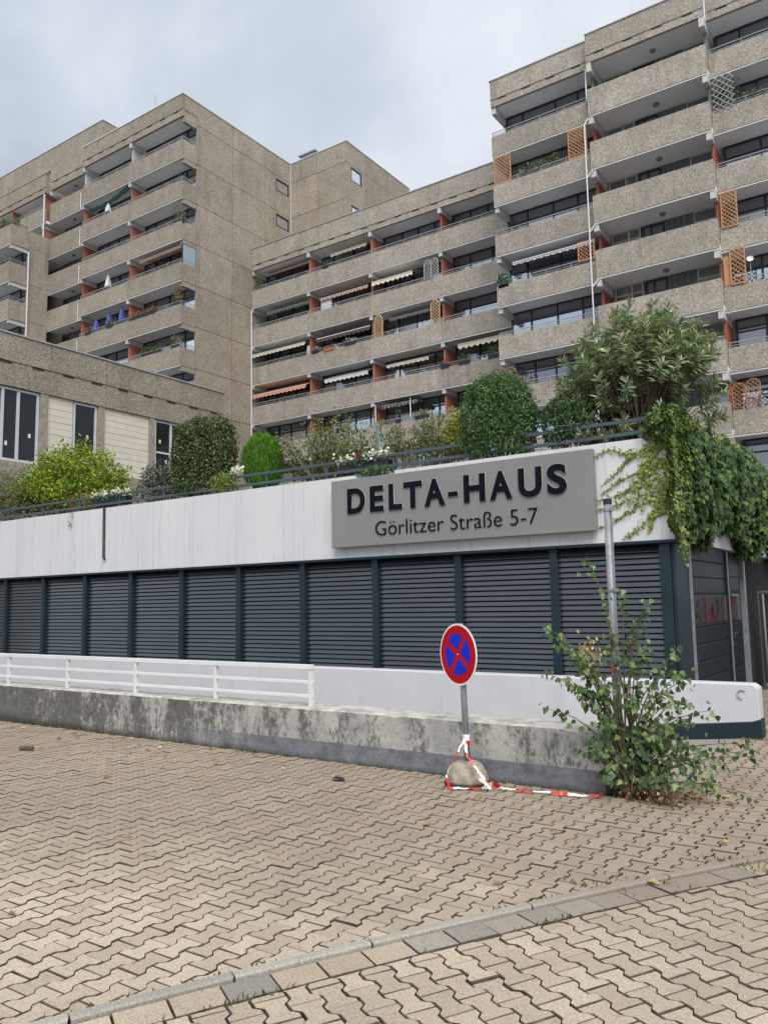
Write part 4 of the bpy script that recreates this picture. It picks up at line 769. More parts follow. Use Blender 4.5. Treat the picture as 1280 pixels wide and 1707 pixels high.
t = shrub('bamboo_clump', 'grey-green narrow-leaved clump at the left edge behind the railing', 'bamboo', (-20.6, 12.0, 3.6)); n = 2600; P = np.array([-20.9, 12.1, 4.7]) + RNG.normal(size=(n, 3))*np.array([.62, .3, .38]); P[:, 2] = np.clip(P[:, 2], 3.9, 5.45); L = RNG.uniform(.1, .2, n)
leaves('foliage', P, unit(n)+np.array([0, 0, -.4]), unit(n)+np.array([0, -.5, .4]), L, L*.16, cols(n, [(.09, .12, .05), (.16, .19, .09), (.28, .20, .04), (.22, .22, .12)], [.4, .34, .12, .14]), 'blade', t)
twigs(t, (-20.7, 12.1, 3.6), [(-20.7+random.uniform(-.8, .8), 12.1, random.uniform(4.6, 5.3)) for _ in range(18)], .012, bend=.05)
t = shrub('grey_shrub', 'low dark grey-green shrub between the yellow-green bush and the square hedge', 'shrub', (-14.5, 12.2, 3.6)); crown(t, (-14.4, 12.2, 4.45), (.85, .5, .55), 2200, .08, .045, [(.035, .05, .03), (.07, .085, .055), (.13, .15, .11)], None, 'hex', 2, .25, 4, 9, .5); twigs(t, (-14.5, 12.2, 3.6), [(-14.5+random.uniform(-.7, .7), 12.2, random.uniform(4.3, 4.9)) for _ in range(9)], .015)
t = shrub('hanging_plant', 'small lime-green plant with white flowers hanging by the square hedge', 'plant', (-11.65, 11.5, 3.9)); crown(t, (-11.72, 11.36, 4.15), (.36, .2, .24), 900, .045, .028, [(.16, .24, .03), (.24, .32, .05), (.10, .17, .03)], None, 'hex', 2, .2, 4, 3, .5); crown(t, (-11.42, 11.45, 4.42), (.16, .1, .07), 120, .05, .045, [(.75, .75, .7)], None, 'hex', 2, .2, 4, 3, .5, name='blossoms')
t = shrub('rust_shrub', 'small rust and yellow leaved plant under the yellow-green bush', 'plant', (-17.0, 11.8, 3.6)); crown(t, (-17.0, 11.75, 4.2), (.5, .25, .3), 700, .06, .035, [(.26, .20, .04), (.20, .10, .03), (.12, .14, .04)], None, 'hex', 2, .25, 4, 3, .5)
t = shrub('trailing_creeper', 'dark creeper spilling over the wall under the white flower box', 'creeper', (-7.9, 11.4, 3.95)); crown(t, (-7.85, 11.22, 3.95), (.42, .10, .12), 700, .045, .035, [(.04, .085, .025), (.07, .13, .04), (.14, .20, .06)], None, 'ivy', 2, .3, 4, 12, .6)
t = shrub('weeping_sprig', 'thin pale sprig hanging over the white wall near the drainpipe', 'plant', (-16.6, 11.4, 3.9)); n = 70; P = np.column_stack([-16.55+RNG.normal(0, .06, n), np.full(n, 11.17), 4.05-RNG.random(n)*.42]); leaves('foliage', P, unit(n)+np.array([0, 0, -1.2]), unit(n)+np.array([0, -1, 0]), .07, .012, cols(n, [(.14, .17, .08), (.22, .22, .12)]), 'tri', t)
n = 9000; P = np.column_stack([RNG.uniform(-21.5, -3.3, n), RNG.uniform(11.48, 12.6, n), 3.62 + RNG.random(n)**1.6*.42]); L = RNG.uniform(.04, .08, n)
o = leaves('ground_cover', P, unit(n)+np.array([0, 0, .5]), unit(n)+np.array([0, 0, .7]), L, L*.5, cols(n, [(.05, .08, .025), (.10, .13, .04), (.20, .15, .06), (.13, .10, .06)]), 'hex'); o['kind'] = 'stuff'
def flower_box(label, x0, x1, y, z, seed):
    t = thing('flower_box', label, 'flower box', ((x0+x1)/2, y, z), 'flower boxes on the parapet railing')
    build(MB().box(x0, x1, y-.1, y+.1, z, z+.17), 'box', 'planter_navy', t, bevel=.01); crown(t, ((x0+x1)/2, y, z+.2), ((x1-x0)/2+.03, .16, .12), 700, .05, .03, DARK, None, 'hex', 3, .2, 4, seed, .6)
    n = 210; P = np.column_stack([RNG.uniform(x0-.05, x1+.05, n), y-.05+RNG.normal(0, .07, n), z+.26+RNG.normal(0, .045, n)]); c_ = cols(n, [(.80, .80, .74), (.72, .72, .60)], None, .06); c_[np.abs(P[:, 0]-(x0+x1)/2+.08) < .09] = (.16, .012, .03) if seed == 1 else (.8, .8, .74)
    leaves('blossoms', P, unit(n)+np.array([0, -.5, .4]), unit(n)+np.array([0, -.7, .5]), .06, .055, c_, 'hex', t)
flower_box('navy flower box with white and dark red blossoms above the sign board', -8.84, -7.75, 11.56, 4.06, 1); flower_box('navy flower box with white blossoms right of the yellow-green bush', -16.06, -14.95, 11.56, 4.06, 2)
# glass screen on the terrace
t = thing('glass_screen', 'slim galvanised post with glass screen behind the white flower box', 'screen', (-9.4, 13.5, 3.6)); build(MB().box(-9.43, -9.37, 13.47, 13.53, 3.6, 5.48), 'post', 'galvanised', t); build(MB().prism([(-9.365, 3.7), (-9.0, 3.7), (-9.0, 4.6), (-9.365, 5.42)], 13.49, 13.50, 'y'), 'pane', 'glass_frost', t); build(MB().bar((-9.37, 13.495, 5.46), (-8.98, 13.495, 4.62), .03), 'top_rail', 'galvanised', t)
# ---- ivy over the garage side
t = thing('ivy', 'dense dark ivy hanging over the right corner and side of the garage', 'ivy', (-2.87, 13, 2.6)); n = 30000
yy = 11.0 + 9.0*RNG.random(n)**1.55; ph_ = RNG.random(n); ph_ = np.where(yy < 11.5, np.maximum(ph_, .30 + RNG.random(n)*.2), ph_); q = np.column_stack([yy*1.3, ph_*4, np.zeros(n)])
prof = np.array([(-3.15, 4.20), (-3.0, 4.36), (-2.75, 4.33), (-2.55, 4.10), (-2.44, 3.75), (-2.42, 3.40), (-2.50, 3.08), (-2.66, 2.88), (-2.74, 2.76)]); tt = ph_*(len(prof)-1); i0 = np.minimum(tt.astype(int), len(prof)-2); fr_ = (tt-i0)[:, None]; xz = prof[i0]*(1-fr_)+prof[i0+1]*fr_
dn = prof[i0+1]-prof[i0]; nrm2 = np.column_stack([-dn[:, 1], np.zeros(n), dn[:, 0]]); nrm2 /= np.linalg.norm(nrm2, axis=1, keepdims=True)
thin = np.clip((yy-10.95)/.75, .18, 1.0); xin = -2.86; X_ = xin + (xz[:, 0]-xin)*np.where(xz[:, 0] > xin, thin, 1); bump_ = (.17*wob(q, 1.3, 4) + .09*wob(q, 3.5, 6) + .05*wob(q, 8, 9) - RNG.random(n)*.22)*np.maximum(thin, .4)
zlow = 2.62 + .20*np.sin(yy*1.9) + .10*np.sin(yy*5.3) - .25*np.exp(-((yy-11.1)/.25)**2); zz_ = xz[:, 1] + np.where(ph_ > .7, (zlow-2.76)*(ph_-.7)/.3, 0)
P = np.column_stack([X_, yy, zz_]) + nrm2*bump_[:, None]; P = P[:]; L = RNG.uniform(.07, .125, n); L[yy < 11.6] *= .62
fc = RNG.random(n) < np.clip(.06 + .42*(ph_ < .28) + .22*(yy < 11.35), 0, .6); cl = cols(n, [(.030, .068, .018), (.055, .112, .028), (.095, .168, .042)]); cl[fc] = cols(int(fc.sum()), [(.15, .21, .035), (.22, .26, .04), (.12, .17, .04)])
leaves('foliage', P, np.array([.25, -.15, -1.0]) + unit(n)*.5, nrm2 + np.array([.25, -.45, .25]) + unit(n)*.5, L, L*.95, cl, 'ivy', t)
crown(t, (-2.92, 11.45, 4.08), (.30, .42, .28), 2600, .06, .055, [(.04, .085, .022), (.08, .145, .035), (.15, .22, .045)], None, 'ivy', 2, .35, 4, 5, .4, name='corner_foliage')
n = 1300; yv = RNG.uniform(11.05, 11.6, n); P = np.column_stack([-2.86+RNG.uniform(0, .10, n)+.12*(yv-11.05), yv-.06, 4.0-RNG.random(n)*(1.5+.35*np.sin(yv*14))]); L = RNG.uniform(.035, .07, n)
leaves('trailing_shoots', P, np.array([.2, -.2, -1.0]) + unit(n)*.5, np.array([.6, -.8, .3]) + unit(n)*.5, L, L*.9, cols(n, [(.06, .12, .03), (.12, .19, .04), (.22, .29, .05)]), 'ivy', t)
TEND = [[(-2.85,4.0),(-2.98,3.92),(-3.2,3.79),(-3.41,3.7),(-3.59,3.52),(-3.87,3.31)],[(-2.95,3.85),(-3.11,3.76),(-3.45,3.75),(-3.71,3.84),(-3.92,3.76)],[(-2.83,3.52),(-3.17,3.6),(-3.34,3.45),(-3.56,3.38),(-3.87,3.2)],[(-2.83,3.39),(-3.14,3.34),(-3.35,3.23),(-3.61,3.17),(-3.92,3.11)],[(-2.84,3.27),(-3.1,3.21),(-3.36,3.11),(-3.62,3.04),(-3.93,2.98)],[(-2.85,3.14),(-3.11,3.08),(-3.37,2.98),(-3.59,2.85),(-3.9,2.72)],[(-2.86,2.98),(-3.08,2.91),(-3.34,2.68),(-3.58,2.54)],[(-2.84,3.62),(-3.1,3.5),(-3.3,3.36),(-3.5,3.22)],[(-2.84,3.2),(-3.05,3.0),(-3.15,2.8),(-3.2,2.62)],[(-3.0,3.9),(-3.06,3.7),(-3.2,3.55),(-3.28,3.3)]]
t = thing('wall_ivy', 'light green ivy shoots creeping across the white wall beside the sign board', 'ivy', (-3.2, 11.19, 3.2)); mb = MB(); P = []
for tdl in TEND:
    mb.tube([(x_, 11.193, z_) for x_, z_ in tdl], [.007]+[.005]*(len(tdl)-2)+[.002], 4); m_ = len(tdl)-1
    for j in range(175):
        s_ = (random.random()**1.5)*m_; i_ = min(int(s_), m_-1); f_ = s_-i_; x_ = tdl[i_][0]*(1-f_)+tdl[i_+1][0]*f_; z_ = tdl[i_][1]*(1-f_)+tdl[i_+1][1]*f_; sp_ = .045*(1.15-s_/m_)+.012; P.append((x_+random.gauss(0, sp_*.6), 11.19-random.random()*.03, z_+random.gauss(0, sp_*.75), s_/m_))
build(mb, 'stems', 'bark_grey', t); P = np.array(P); n = len(P); L = RNG.uniform(.028, .055, n)*(1.15-.55*P[:, 3])
leaves('foliage', P[:, :3], np.array([-.3, -.1, -1.0]) + unit(n)*.6, np.array([.1, -1.2, .35]) + unit(n)*.4, L, L*.95, cols(n, [(.15, .22, .035), (.24, .32, .05), (.32, .36, .06), (.09, .15, .03)], [.35, .3, .2, .15]), 'ivy', t)
# ================================================================== STREET THINGS
t = thing('no_stopping_sign', 'round red and blue no-stopping sign on a post in a concrete foot', 'sign', (-3.78, 6.76, 0))
build(MB().lathe([(.215, 0), (.217, .022), (.208, .03)], (-3.745, 6.765, 0), 28), 'rubber_ring', 'cap_black', t, smooth=False)
mb = MB().lathe([(.205, .03), (.203, .055), (.178, .125), (.148, .175), (.118, .203), (.085, .212), (.05, .214)], (-3.745, 6.765, 0), 28)
build(mb, 'foot', 'concrete_base', t, smooth=True)
p0, p1 = Vector((-3.735, 6.765, .15)), Vector((-3.785, 6.78, 1.49)); build(MB().tube([p0, p1], .030, 14), 'post', 'galvanised', t, smooth=True)
nn = Vector((-.41, -.91, .0)).normalized(); vv = (p1-p0).normalized(); hh = vv.cross(nn).normalized(); hh = -hh if hh.dot(R0) < 0 else hh; nn = hh.cross(vv); nn = -nn if nn.y > 0 else nn
dc = p0.lerp(p1, (1.2-.15)/1.34) + nn*.038
def dpt(a, b, o_): return dc + hh*a + vv*b + nn*o_
def disc(name, r, o0, o1, mat, parent, n_=48, poly=None):
    P = poly or [(r*math.cos(6.28318*i/n_), r*math.sin(6.28318*i/n_)) for i in range(n_)]; m_ = len(P); mb = MB()
    mb.v = [tuple(dpt(a, b, o0)) for a, b in P] + [tuple(dpt(a, b, o1)) for a, b in P]; mb.f = [tuple(range(m_)), tuple(range(2*m_-1, m_-1, -1))] + [(i, m_+i, m_+(i+1) % m_, (i+1) % m_) for i in range(m_)]; mb.mi = [0]*len(mb.f); return build(mb, name, mat, parent)
dk = disc('disc', .292, 0, .006, 'sign_white', t); disc('red_face', .274, .0062, .0078, 'sign_red', dk)
for q in range(4):
    w_, r_ = .027, .197; a1 = math.asin(w_/r_); arc = [(r_*math.cos(a), r_*math.sin(a)) for a in np.linspace(a1, math.pi/2-a1, 14)]; th = math.radians(-35) + q*math.pi/2
    disc('blue_segment', 0, .008, .0094, 'sign_blue', dk, poly=[(a*math.cos(th)-b*math.sin(th), a*math.sin(th)+b*math.cos(th)) for a, b in [(w_, w_)] + arc])
disc('bolt', .006, .008, .011, 'sign_white', dk, 8)
for zc in (1.08, 1.33): c_ = p0.lerp(p1, (zc-.15)/1.34); build(MB().lathe([(.036, -.014), (.036, .014)], tuple(c_), 14), 'clamp', 'galvanised', t)
def ribbon(name, pts, w, per, parent, twist=2.0, side=(0, 0, 1)):
    pts = [Vector(p) for p in pts]; D = [0]; fine = []
    for a, b in zip(pts, pts[1:]):
        for i in range(10): fine.append(a.lerp(b, i/10))
    fine.append(pts[-1]); mb = MB(); tt = []; acc = 0; prev = fine[0]
    for i, p in enumerate(fine):
        acc += (p-prev).length; prev = p; d = (fine[min(i+1, len(fine)-1)] - fine[max(i-1, 0)]).normalized(); sd_ = Vector(side); a = (sd_ - d*sd_.dot(d)); a = a.normalized() if a.length > .05 else d.orthogonal().normalized(); b = d.cross(a)
        ang = twist*math.sin(acc*6.0); u = a*math.cos(ang) + b*math.sin(ang); wz = w*(.75+.25*math.sin(acc*17)); c_ = p + Vector((random.gauss(0, .003), random.gauss(0, .003), abs(random.gauss(0, .004))))
        mb.v += [tuple(c_ - u*wz/2), tuple(c_ + u*wz/2)]; tt += [float((acc/per) % 1 > .5)]*2
    mb.v = [(x_, y_, max(z_, .009 + .004*(k_ % 2))) for k_, (x_, y_, z_) in enumerate(mb.v)]
    mb.f = [(2*i, 2*i+1, 2*i+3, 2*i+2) for i in range(len(fine)-1)]; mb.mi = [0]*len(mb.f); me = mb.mesh(name, 'tape'); settint(me, tt); return link(name, me, parent)
t = thing('barrier_tape', 'red and white barrier tape tied to the sign post and trailing along the ground', 'tape', (-3.4, 6.7, 0))
pc_ = Vector((-3.750, 6.732, .40))
ribbon('tape_strand', [pc_, (-3.80, 6.62, .25), (-3.83, 6.53, .12), (-3.78, 6.48, .016), (-3.66, 6.52, .016), (-3.53, 6.58, .02), (-3.44, 6.68, .03)], .028, .26, t, .4, (-.3, .6, .7))
ribbon('tape_strand', [pc_ + Vector((.01, -.01, .03)), (-3.66, 6.62, .29), (-3.53, 6.58, .17), (-3.44, 6.60, .06), (-3.38, 6.66, .03), (-3.26, 6.70, .02), (-3.10, 6.72, .018), (-2.95, 6.74, .024), (-2.80, 6.76, .018), (-2.62, 6.80, .018), (-2.49, 6.84, .024)], .030, .31, t, .35, (-.2, .8, .6))
ribbon('tape_strand', [pc_ + Vector((.0, -.01, .05)), (-3.62, 6.60, .25), (-3.50, 6.55, .11), (-3.41, 6.60, .02)], .032, .40, t, .6)
ribbon('tape_strand', [(-3.46, 6.58, .03), (-3.40, 6.62, .07), (-3.36, 6.68, .03), (-3.30, 6.66, .02)], .055, .16, t, 1.5)
mb = MB().tube([(-3.7442, 6.7675, .40), (-3.7465, 6.7682, .455)], .034, 12); me = mb.mesh('tape_wrap', 'tape'); settint(me, [0.0]*len(mb.v)); link('tape_wrap', me, t); mb = MB().tube([(-3.7426, 6.767, .355), (-3.7442, 6.7675, .398)], .0335, 12); me = mb.mesh('tape_wrap', 'tape'); settint(me, [1.0]*len(mb.v)); link('tape_wrap', me, t)
# bare pole in the birch
t = thing('steel_pole', 'tall galvanised steel pole with black cap standing in the birch sapling', 'pole', (-2.44, 7.22, 0))
build(MB().tube([(-2.44, 7.22, -.05), (-2.432, 7.21, 2.57)], .0375, 16), 'shaft', 'galvanised', t, smooth=True); build(MB().tube([(-2.432, 7.21, 2.57), (-2.432, 7.21, 2.62)], .040, 16), 'cap', 'cap_black', t)
for z in (1.78, 2.52): build(MB().lathe([(.042, -.016), (.044, 0), (.042, .016)], (-2.434, 7.212, z), 16).box(-2.40, -2.36, 7.165, 7.19, z-.015, z+.015), 'clamp', 'galvanised', t)
build(MB().box(-2.392, -2.384, 7.17, 7.18, .6, 2.5), 'sign_rail', 'galvanised', t)
for z0, z1 in ((1.03, 1.10), (.17, .34), (1.9, 1.98)): mb = MB().tube([(-2.44, 7.218, z0), (-2.439, 7.218, z1)], .0395, 12); me = mb.mesh('tape_remnant', 'tape'); settint(me, [1.0]*len(mb.v)); link('tape_remnant', me, t)
# birch sapling
t = thing('birch_sapling', 'young birch with drooping leaves growing around the steel pole', 'sapling', (-2.33, 7.0, 0)); RV = np.array([.825, .565, 0]); FV = np.array([-.565, .825, 0]); B0 = np.array([-2.32, 7.02, 0])
ENDS = [(-.30, 2.06, .5), (.06, 1.78, .6), (.16, 1.62, .5), (-.68, 1.45, .9), (-.66, 1.05, .9), (-.50, 1.30, 1.), (-.62, .72, .8), (-.45, .95, 1), (-.52, .38, .9), (-.36, .55, 1), (.13, 1.5, .7), (.24, 1.34, .8), (.60, 1.25, .9), (.50, 1.05, 1), (.42, .85, 1), (.75, .75, .8), (.55, .62, 1), (1.05, .45, .9), (1.12, .30, .9), (.85, .35, 1), (.90, .12, .8), (.65, .22, 1), (.45, .35, 1), (.3, .5, 1), (-.2, .75, 1), (-.22, 1.1, .7), (.1, .9, .8), (.2, .65, 1), (-.25, .35, 1), (.1, .3, 1), (.35, .18, 1), (-.3, 1.0, 1), (.28, 1.15, 1), (-.15, 1.45, .8), (0, .5, 1.), (.15, .45, 1), (-.3, .2, 1), (.5, .45, 1)]
mb = MB(); P = []; AX = []; NR = []
for ex, ez, dn_ in ENDS:
    for rep in range(2 if dn_ >= 1 else 1):
        e_ = B0 + RV*(ex + random.gauss(0, .05)) + FV*(random.gauss(-.12, .20)) + np.array([0, 0, ez + random.gauss(0, .04)]); mid_ = B0 + RV*ex*.28 + FV*random.gauss(-.05, .06) + np.array([0, 0, ez*.75 + .16]); b0 = B0 + RNG.normal(size=3)*np.array([.04, .04, 0])
        if e_[1] > 6.97 and e_[0] < -2.5: e_ -= FV*(e_[1]-6.93)/.825
        pts = [b0*(1-s_)**2 + mid_*2*s_*(1-s_) + e_*s_*s_ for s_ in np.linspace(0, 1, 8)]; mb.tube([tuple(p) for p in pts], [.011*(1-.85*i/7) for i in range(8)], 5)
        ln_ = np.linalg.norm(e_-b0)
        for j in range(int((26 + 34*ln_)*dn_ *.60)):
            s_ = random.uniform(.35, 1.02); i_ = min(int(s_*7), 6); f_ = s_*7-i_; c_ = pts[i_]*(1-f_)+pts[i_+1]*f_ + RNG.normal(size=3)*np.array([.055, .055, .04])*(1.2-s_*.6); P.append(c_)
            od = (e_-b0)/ln_; AX.append(np.array([0, 0, -1.0]) + od*.45 + RNG.normal(size=3)*.38); NR.append(-FV*.9 + np.array([0, 0, .55]) + RNG.normal(size=3)*.55)
build(mb, 'branches', 'bark', t, smooth=True); n = len(P); L = RNG.uniform(.035, .068, n)
leaves('foliage', P, AX, NR, L, L*.86, cols(n, [(.050, .095, .038), (.078, .138, .052), (.13, .205, .072), (.21, .28, .085)], [.30, .36, .24, .10]), 'heart', t)
n = 90; c_ = B0 + RV*-.30 + np.array([0, 0, 1.22]) - FV*.08; P = c_ + RNG.normal(size=(n, 3))*np.array([.06, .06, .09]); leaves('dry_leaves', P, np.array([0, 0, -1.]) + unit(n)*.6, unit(n), .04, .028, cols(n, [(.40, .32, .13), (.30, .24, .10)]), 'hex', t)
# ================================================================== SMALL THINGS ON THE GROUND
LP = [(-11.11,6.63),(-10.95,6.71),(-10.4,6.77),(-9.96,6.22),(-9.58,6.37),(-9.39,6.52),(-9.27,6.8),(-8.32,6.28),(-8.85,6.81),(-8.71,6.84),(-7.85,6.41),(-7.86,6.58),(-6.86,5.79),(-7.24,6.83),(-6.52,6.23),(-6.76,6.43),(-7.03,6.13),(-7.34,6.23),(-8.18,5.97),(-8.33,6.01),(-8.25,6.6),(-7.88,6.17),(-9.18,5.86),(-3.4,6.26),(-3.38,6.32),(-3.34,5.37),(-4.05,5.44),(-2.18,5.41),(-2.44,5.67),(-1.81,7.94),(-1.33,6.0),(-1.56,6.19),(-4.4,2.66),(-4.6,3.17),(-5.09,3.99),(-2.31,4.51),(-1.52,4.99),(-1.52,7.15),(-1.68,7.12),(-1.9,7.3),(-1.75,7.25),(-1.6,7.4),(-2.0,6.95),(-1.85,6.9),(-9.8,6.75),(-10.6,6.45),(-9.0,6.55),(-6.2,6.55),(-5.7,6.4),(-5.1,6.75),(-6.0,5.6),(-7.0,5.2)]
LC = [(.42, .26, .10), (.50, .36, .17), (.34, .17, .06), (.55, .46, .28), (.24, .13, .07)]
for x_, y_ in LP:
    m_ = 9; a0 = random.uniform(0, 6.28); r0 = random.uniform(.022, .052); cr_ = random.choice(LC); P = [(0, 0, .012)]
    for i in range(m_): a = a0 + 6.28318*i/m_; r_ = r0*(1.0 if i % 2 else .55)*random.uniform(.8, 1.15); P.append((r_*math.cos(a), r_*.8*math.sin(a), .006 + abs(random.gauss(0, .012))))
    mb = MB().add(P, [(0, i+1, (i+1) % m_+1) for i in range(m_)]); me = mb.mesh('fallen_leaf', 'leaf'); at = me.attributes.new('col', 'FLOAT_COLOR', 'POINT'); at.data.foreach_set('color', [*cr_, 1]*len(P))
    tag(link('fallen_leaf', me, None, (x_, y_, .004)), 'dry curled fallen leaf lying on the paving', 'leaf', 'fallen leaves on the paving')
mb = MB().tube([(-9.3, 5.66, .025), (-9.22, 5.70, .03), (-9.12, 5.72, .03)], [.02, .032, .026], 7); tag(build(mb, 'bark_chunk', 'bark'), 'dark brown chunk of bark lying on the paving at far left', 'bark')
mb = MB().add([(-4.96, 6.25, .004), (-4.88, 6.22, .03), (-4.8, 6.27, .008), (-4.87, 6.33, .025), (-4.93, 6.3, .035)], [(0, 1, 4), (1, 2, 3), (1, 3, 4), (0, 4, 3)]); tag(build(mb, 'litter_scrap', 'planter_navy'), 'crumpled dark scrap lying on the paving left of the sign foot', 'litter')
# moss and weeds in the joints
P = []
for s_ in np.arange(-1.5, 7, .012):
    if math.sin(s_*3.1)+math.sin(s_*7.7+1) + random.gauss(0, .5) > .75:
        for off in (.262, -.004): p_ = kpt(s_, off + random.gauss(0, .008)); P.append((p_[0], p_[1], -.002))
for _ in range(700): P.append((random.uniform(-13, -2.7), 6.985-abs(random.gauss(0, .02)), 0))
for cx_, cy_, q in ((-2.0, 6.9, 160), (-3.98, 6.95, 60), (-6.75, 6.93, 60), (-1.86, 10.5, 70), (-2.06, 8.5, 120), (-1.2, 5.6, 60), (-1.55, 5.0, 50), (-1.75, 4.75, 40)):
    for _ in range(q): P.append((cx_+random.gauss(0, .12), cy_+random.gauss(0, .04 if cy_ != 8.5 else .9), 0))
P = np.array(P); n = len(P); L = RNG.uniform(.012, .045, n); o = leaves('weeds', P, unit(n)*.7+np.array([0, 0, .9]), unit(n), L, L*.3, cols(n, [(.05, .085, .015), (.09, .12, .03), (.15, .12, .05)]), 'tri'); o['kind'] = 'stuff'
t = thing('litter_pile', 'brown dead leaves heaped under the birch sapling', 'leaves', (-2.0, 7.0, 0)); n = 260; P = np.column_stack([-2.05+RNG.normal(0, .20, n), 7.08+RNG.normal(0, .12, n), RNG.random(n)*.10+.01]); leaves('dead_leaves', P, unit(n), unit(n)+np.array([0, 0, .6]), .05, .03, cols(n, [(.22, .11, .05), (.34, .22, .11), (.14, .07, .04)]), 'hex', t)
# ================================================================== THINGS ON THE BALCONIES
def trellis(label, x0, x1, z0, z1, y, mat, step=.22, style='square', group='trellises on the balconies'):
    t = thing('trellis', label, 'trellis', ((x0+x1)/2, y, z0), group); w = .05; mb = MB(); hgt = z1-z0
    cl = (lambda x_, z_: True)
    if style == 'square': mb.box(x0, x1, y-.02, y+.02, z0, z0+w).box(x0, x1, y-.02, y+.02, z1-w, z1).box(x0, x0+w, y-.02, y+.02, z0+w, z1-w).box(x1-w, x1, y-.02, y+.02, z0+w, z1-w); top = lambda x_: z1
    elif style == 'point':
        xm = (x0+x1)/2; zs_ = z1-.35; top = lambda x_: zs_ + .35*(1-abs(x_-xm)/((x1-x0)/2)); mb.bar((x0, y, z0), (x0, y, zs_), w).bar((x1, y, z0), (x1, y, zs_), w).bar((x0, y, zs_), (xm, y, z1), w).bar((xm, y, z1), (x1, y, zs_), w).bar((x0, y, z0), (x1, y, z0), w)
    elif style == 'arch':
        xm, r_ = (x0+x1)/2, (x1-x0)/2; top = lambda x_: z1 - r_ + math.sqrt(max(0, r_*r_-(x_-xm)**2)); mb.tube([(x0, y, z0)] + [(xm - r_*math.cos(a), y, z1-r_+r_*math.sin(a)) for a in np.linspace(0, math.pi, 9)] + [(x1, y, z0)], .03, 6)
    else: top = lambda x_: z1
    if style != 'open': build(mb, 'frame', mat, t)
    mb = MB()
    for sgn in (1, -1):
        c_ = z0 - (x1-x0) if sgn > 0 else z0
        while c_ < z1 + (x1-x0):
            seg = []
            for i in range(25):
                x_ = x0 + (x1-x0)*i/24; z_ = c_ + sgn*(x_-x0)
                if z0 <= z_ <= top(x_): seg.append((x_, y + .012*sgn, z_))
            if len(seg) > 1: mb.bar(seg[0], seg[-1], .014, .034)
            c_ += step
    o = build(mb, 'lattice', mat, t); return t
trellis('square orange lattice at the left end of the upper right-tower balcony', -17.95, -16.98, 24.13, 25.68, 37.43, 'wood_orange', .2); trellis('square orange lattice at the right end of the upper right-tower balcony', -13.75, -12.75, 24.13, 25.68, 37.43, 'wood_orange', .2)
trellis('short orange lattice beside the grey striped awning', -13.5, -12.62, 18.6, 19.62, 37.43, 'wood_orange', .2)
trellis('tall orange lattice on the right-tower balcony at the frame edge', -6.68, -5.98, 18.35, 20.05, 37.36, 'wood_orange', .2); trellis('orange lattice next to a tan board and white dish at the frame edge', -6.45, -5.8, 15.62, 17.3, 37.36, 'wood_orange', .22)
trellis('pale open diamond lattice in front of a green plant, top right', -6.72, -5.75, 24.0, 25.75, 37.36, 'lattice_grey', .3, 'open')
trellis('pointed light wood lattice left on the middle-block balcony', -27.95, -27.35, 18.35, 19.95, 40.12, 'wood_light', .2, 'point'); trellis('pointed light wood lattice right on the middle-block balcony', -23.78, -23.18, 18.35, 19.95, 40.12, 'wood_light', .2, 'point')
trellis('left of the two grey arched lattices beside the large cream awning', -24.2, -23.72, 21.25, 22.5, 40.13, 'lattice_grey', .2, 'arch'); trellis('right of the two grey arched lattices beside the large cream awning', -23.70, -23.22, 21.25, 22.5, 40.13, 'lattice_grey', .2, 'arch')
trellis('left of the two arched wicker lattices on the lowest right balcony', -6.72, -6.18, 9.95, 11.1, 37.36, 'wicker', .2, 'arch'); trellis('right of the two arched wicker lattices on the lowest right balcony', -6.14, -5.58, 9.95, 11.2, 37.36, 'wicker', .2, 'arch')
t = thing('wind_screen', 'tan board behind the lattice at the right frame edge', 'board', (-6.6, 37.45, 15.6)); build(MB().box(-6.74, -6.42, 37.44, 37.47, 15.65, 17.05), 'board', 'wood_orange', t)
t = thing('satellite_dish', 'small white dish on the right balcony next to the orange lattice', 'dish', (-5.62, 37.3, 16.2)); mb = MB().lathe([(.02, 0), (.10, .02), (.15, .06), (.147, .066), (.09, .03), (.02, .012)], (0, 0, 0), 16); o = build(mb, 'reflector', 'white_metal', t, (-5.62, 37.35, 16.62)); o.rotation_euler = (math.radians(75), 0, .3); build(MB().tube([(-5.62, 37.42, 15.7), (-5.62, 37.40, 16.62)], .02, 6), 'stand', 'rail_grey', t)
def wheel(label, x_, y, z, r_, mat):
    t = thing('wheel_ornament', label, 'ornament', (x_, y, z-r_)); mb = MB().tube([(x_+r_*math.cos(a), y, z+r_*math.sin(a)) for a in np.linspace(0, 2*math.pi, 21)], .028, 6, cap=False)
    for a in np.arange(0, math.pi, math.pi/4): mb.bar((x_-r_*math.cos(a), y, z-r_*math.sin(a)), (x_+r_*math.cos(a), y, z+r_*math.sin(a)), .03)
    mb.lathe([(.07, -.0), (.07, .02)], (x_, y, z), 8); build(mb, 'rim_and_spokes', mat, t)
wheel('brown wheel ornament above the dome bush', -17.45, 37.36, 13.45, .40, 'wicker'); wheel('black wheel ornament right of the brown one', -16.4, 37.7, 13.15, .36, 'cap_black'); wheel('black wheel ornament beside the arched wicker lattices', -5.35, 37.6, 10.35, .33, 'cap_black')
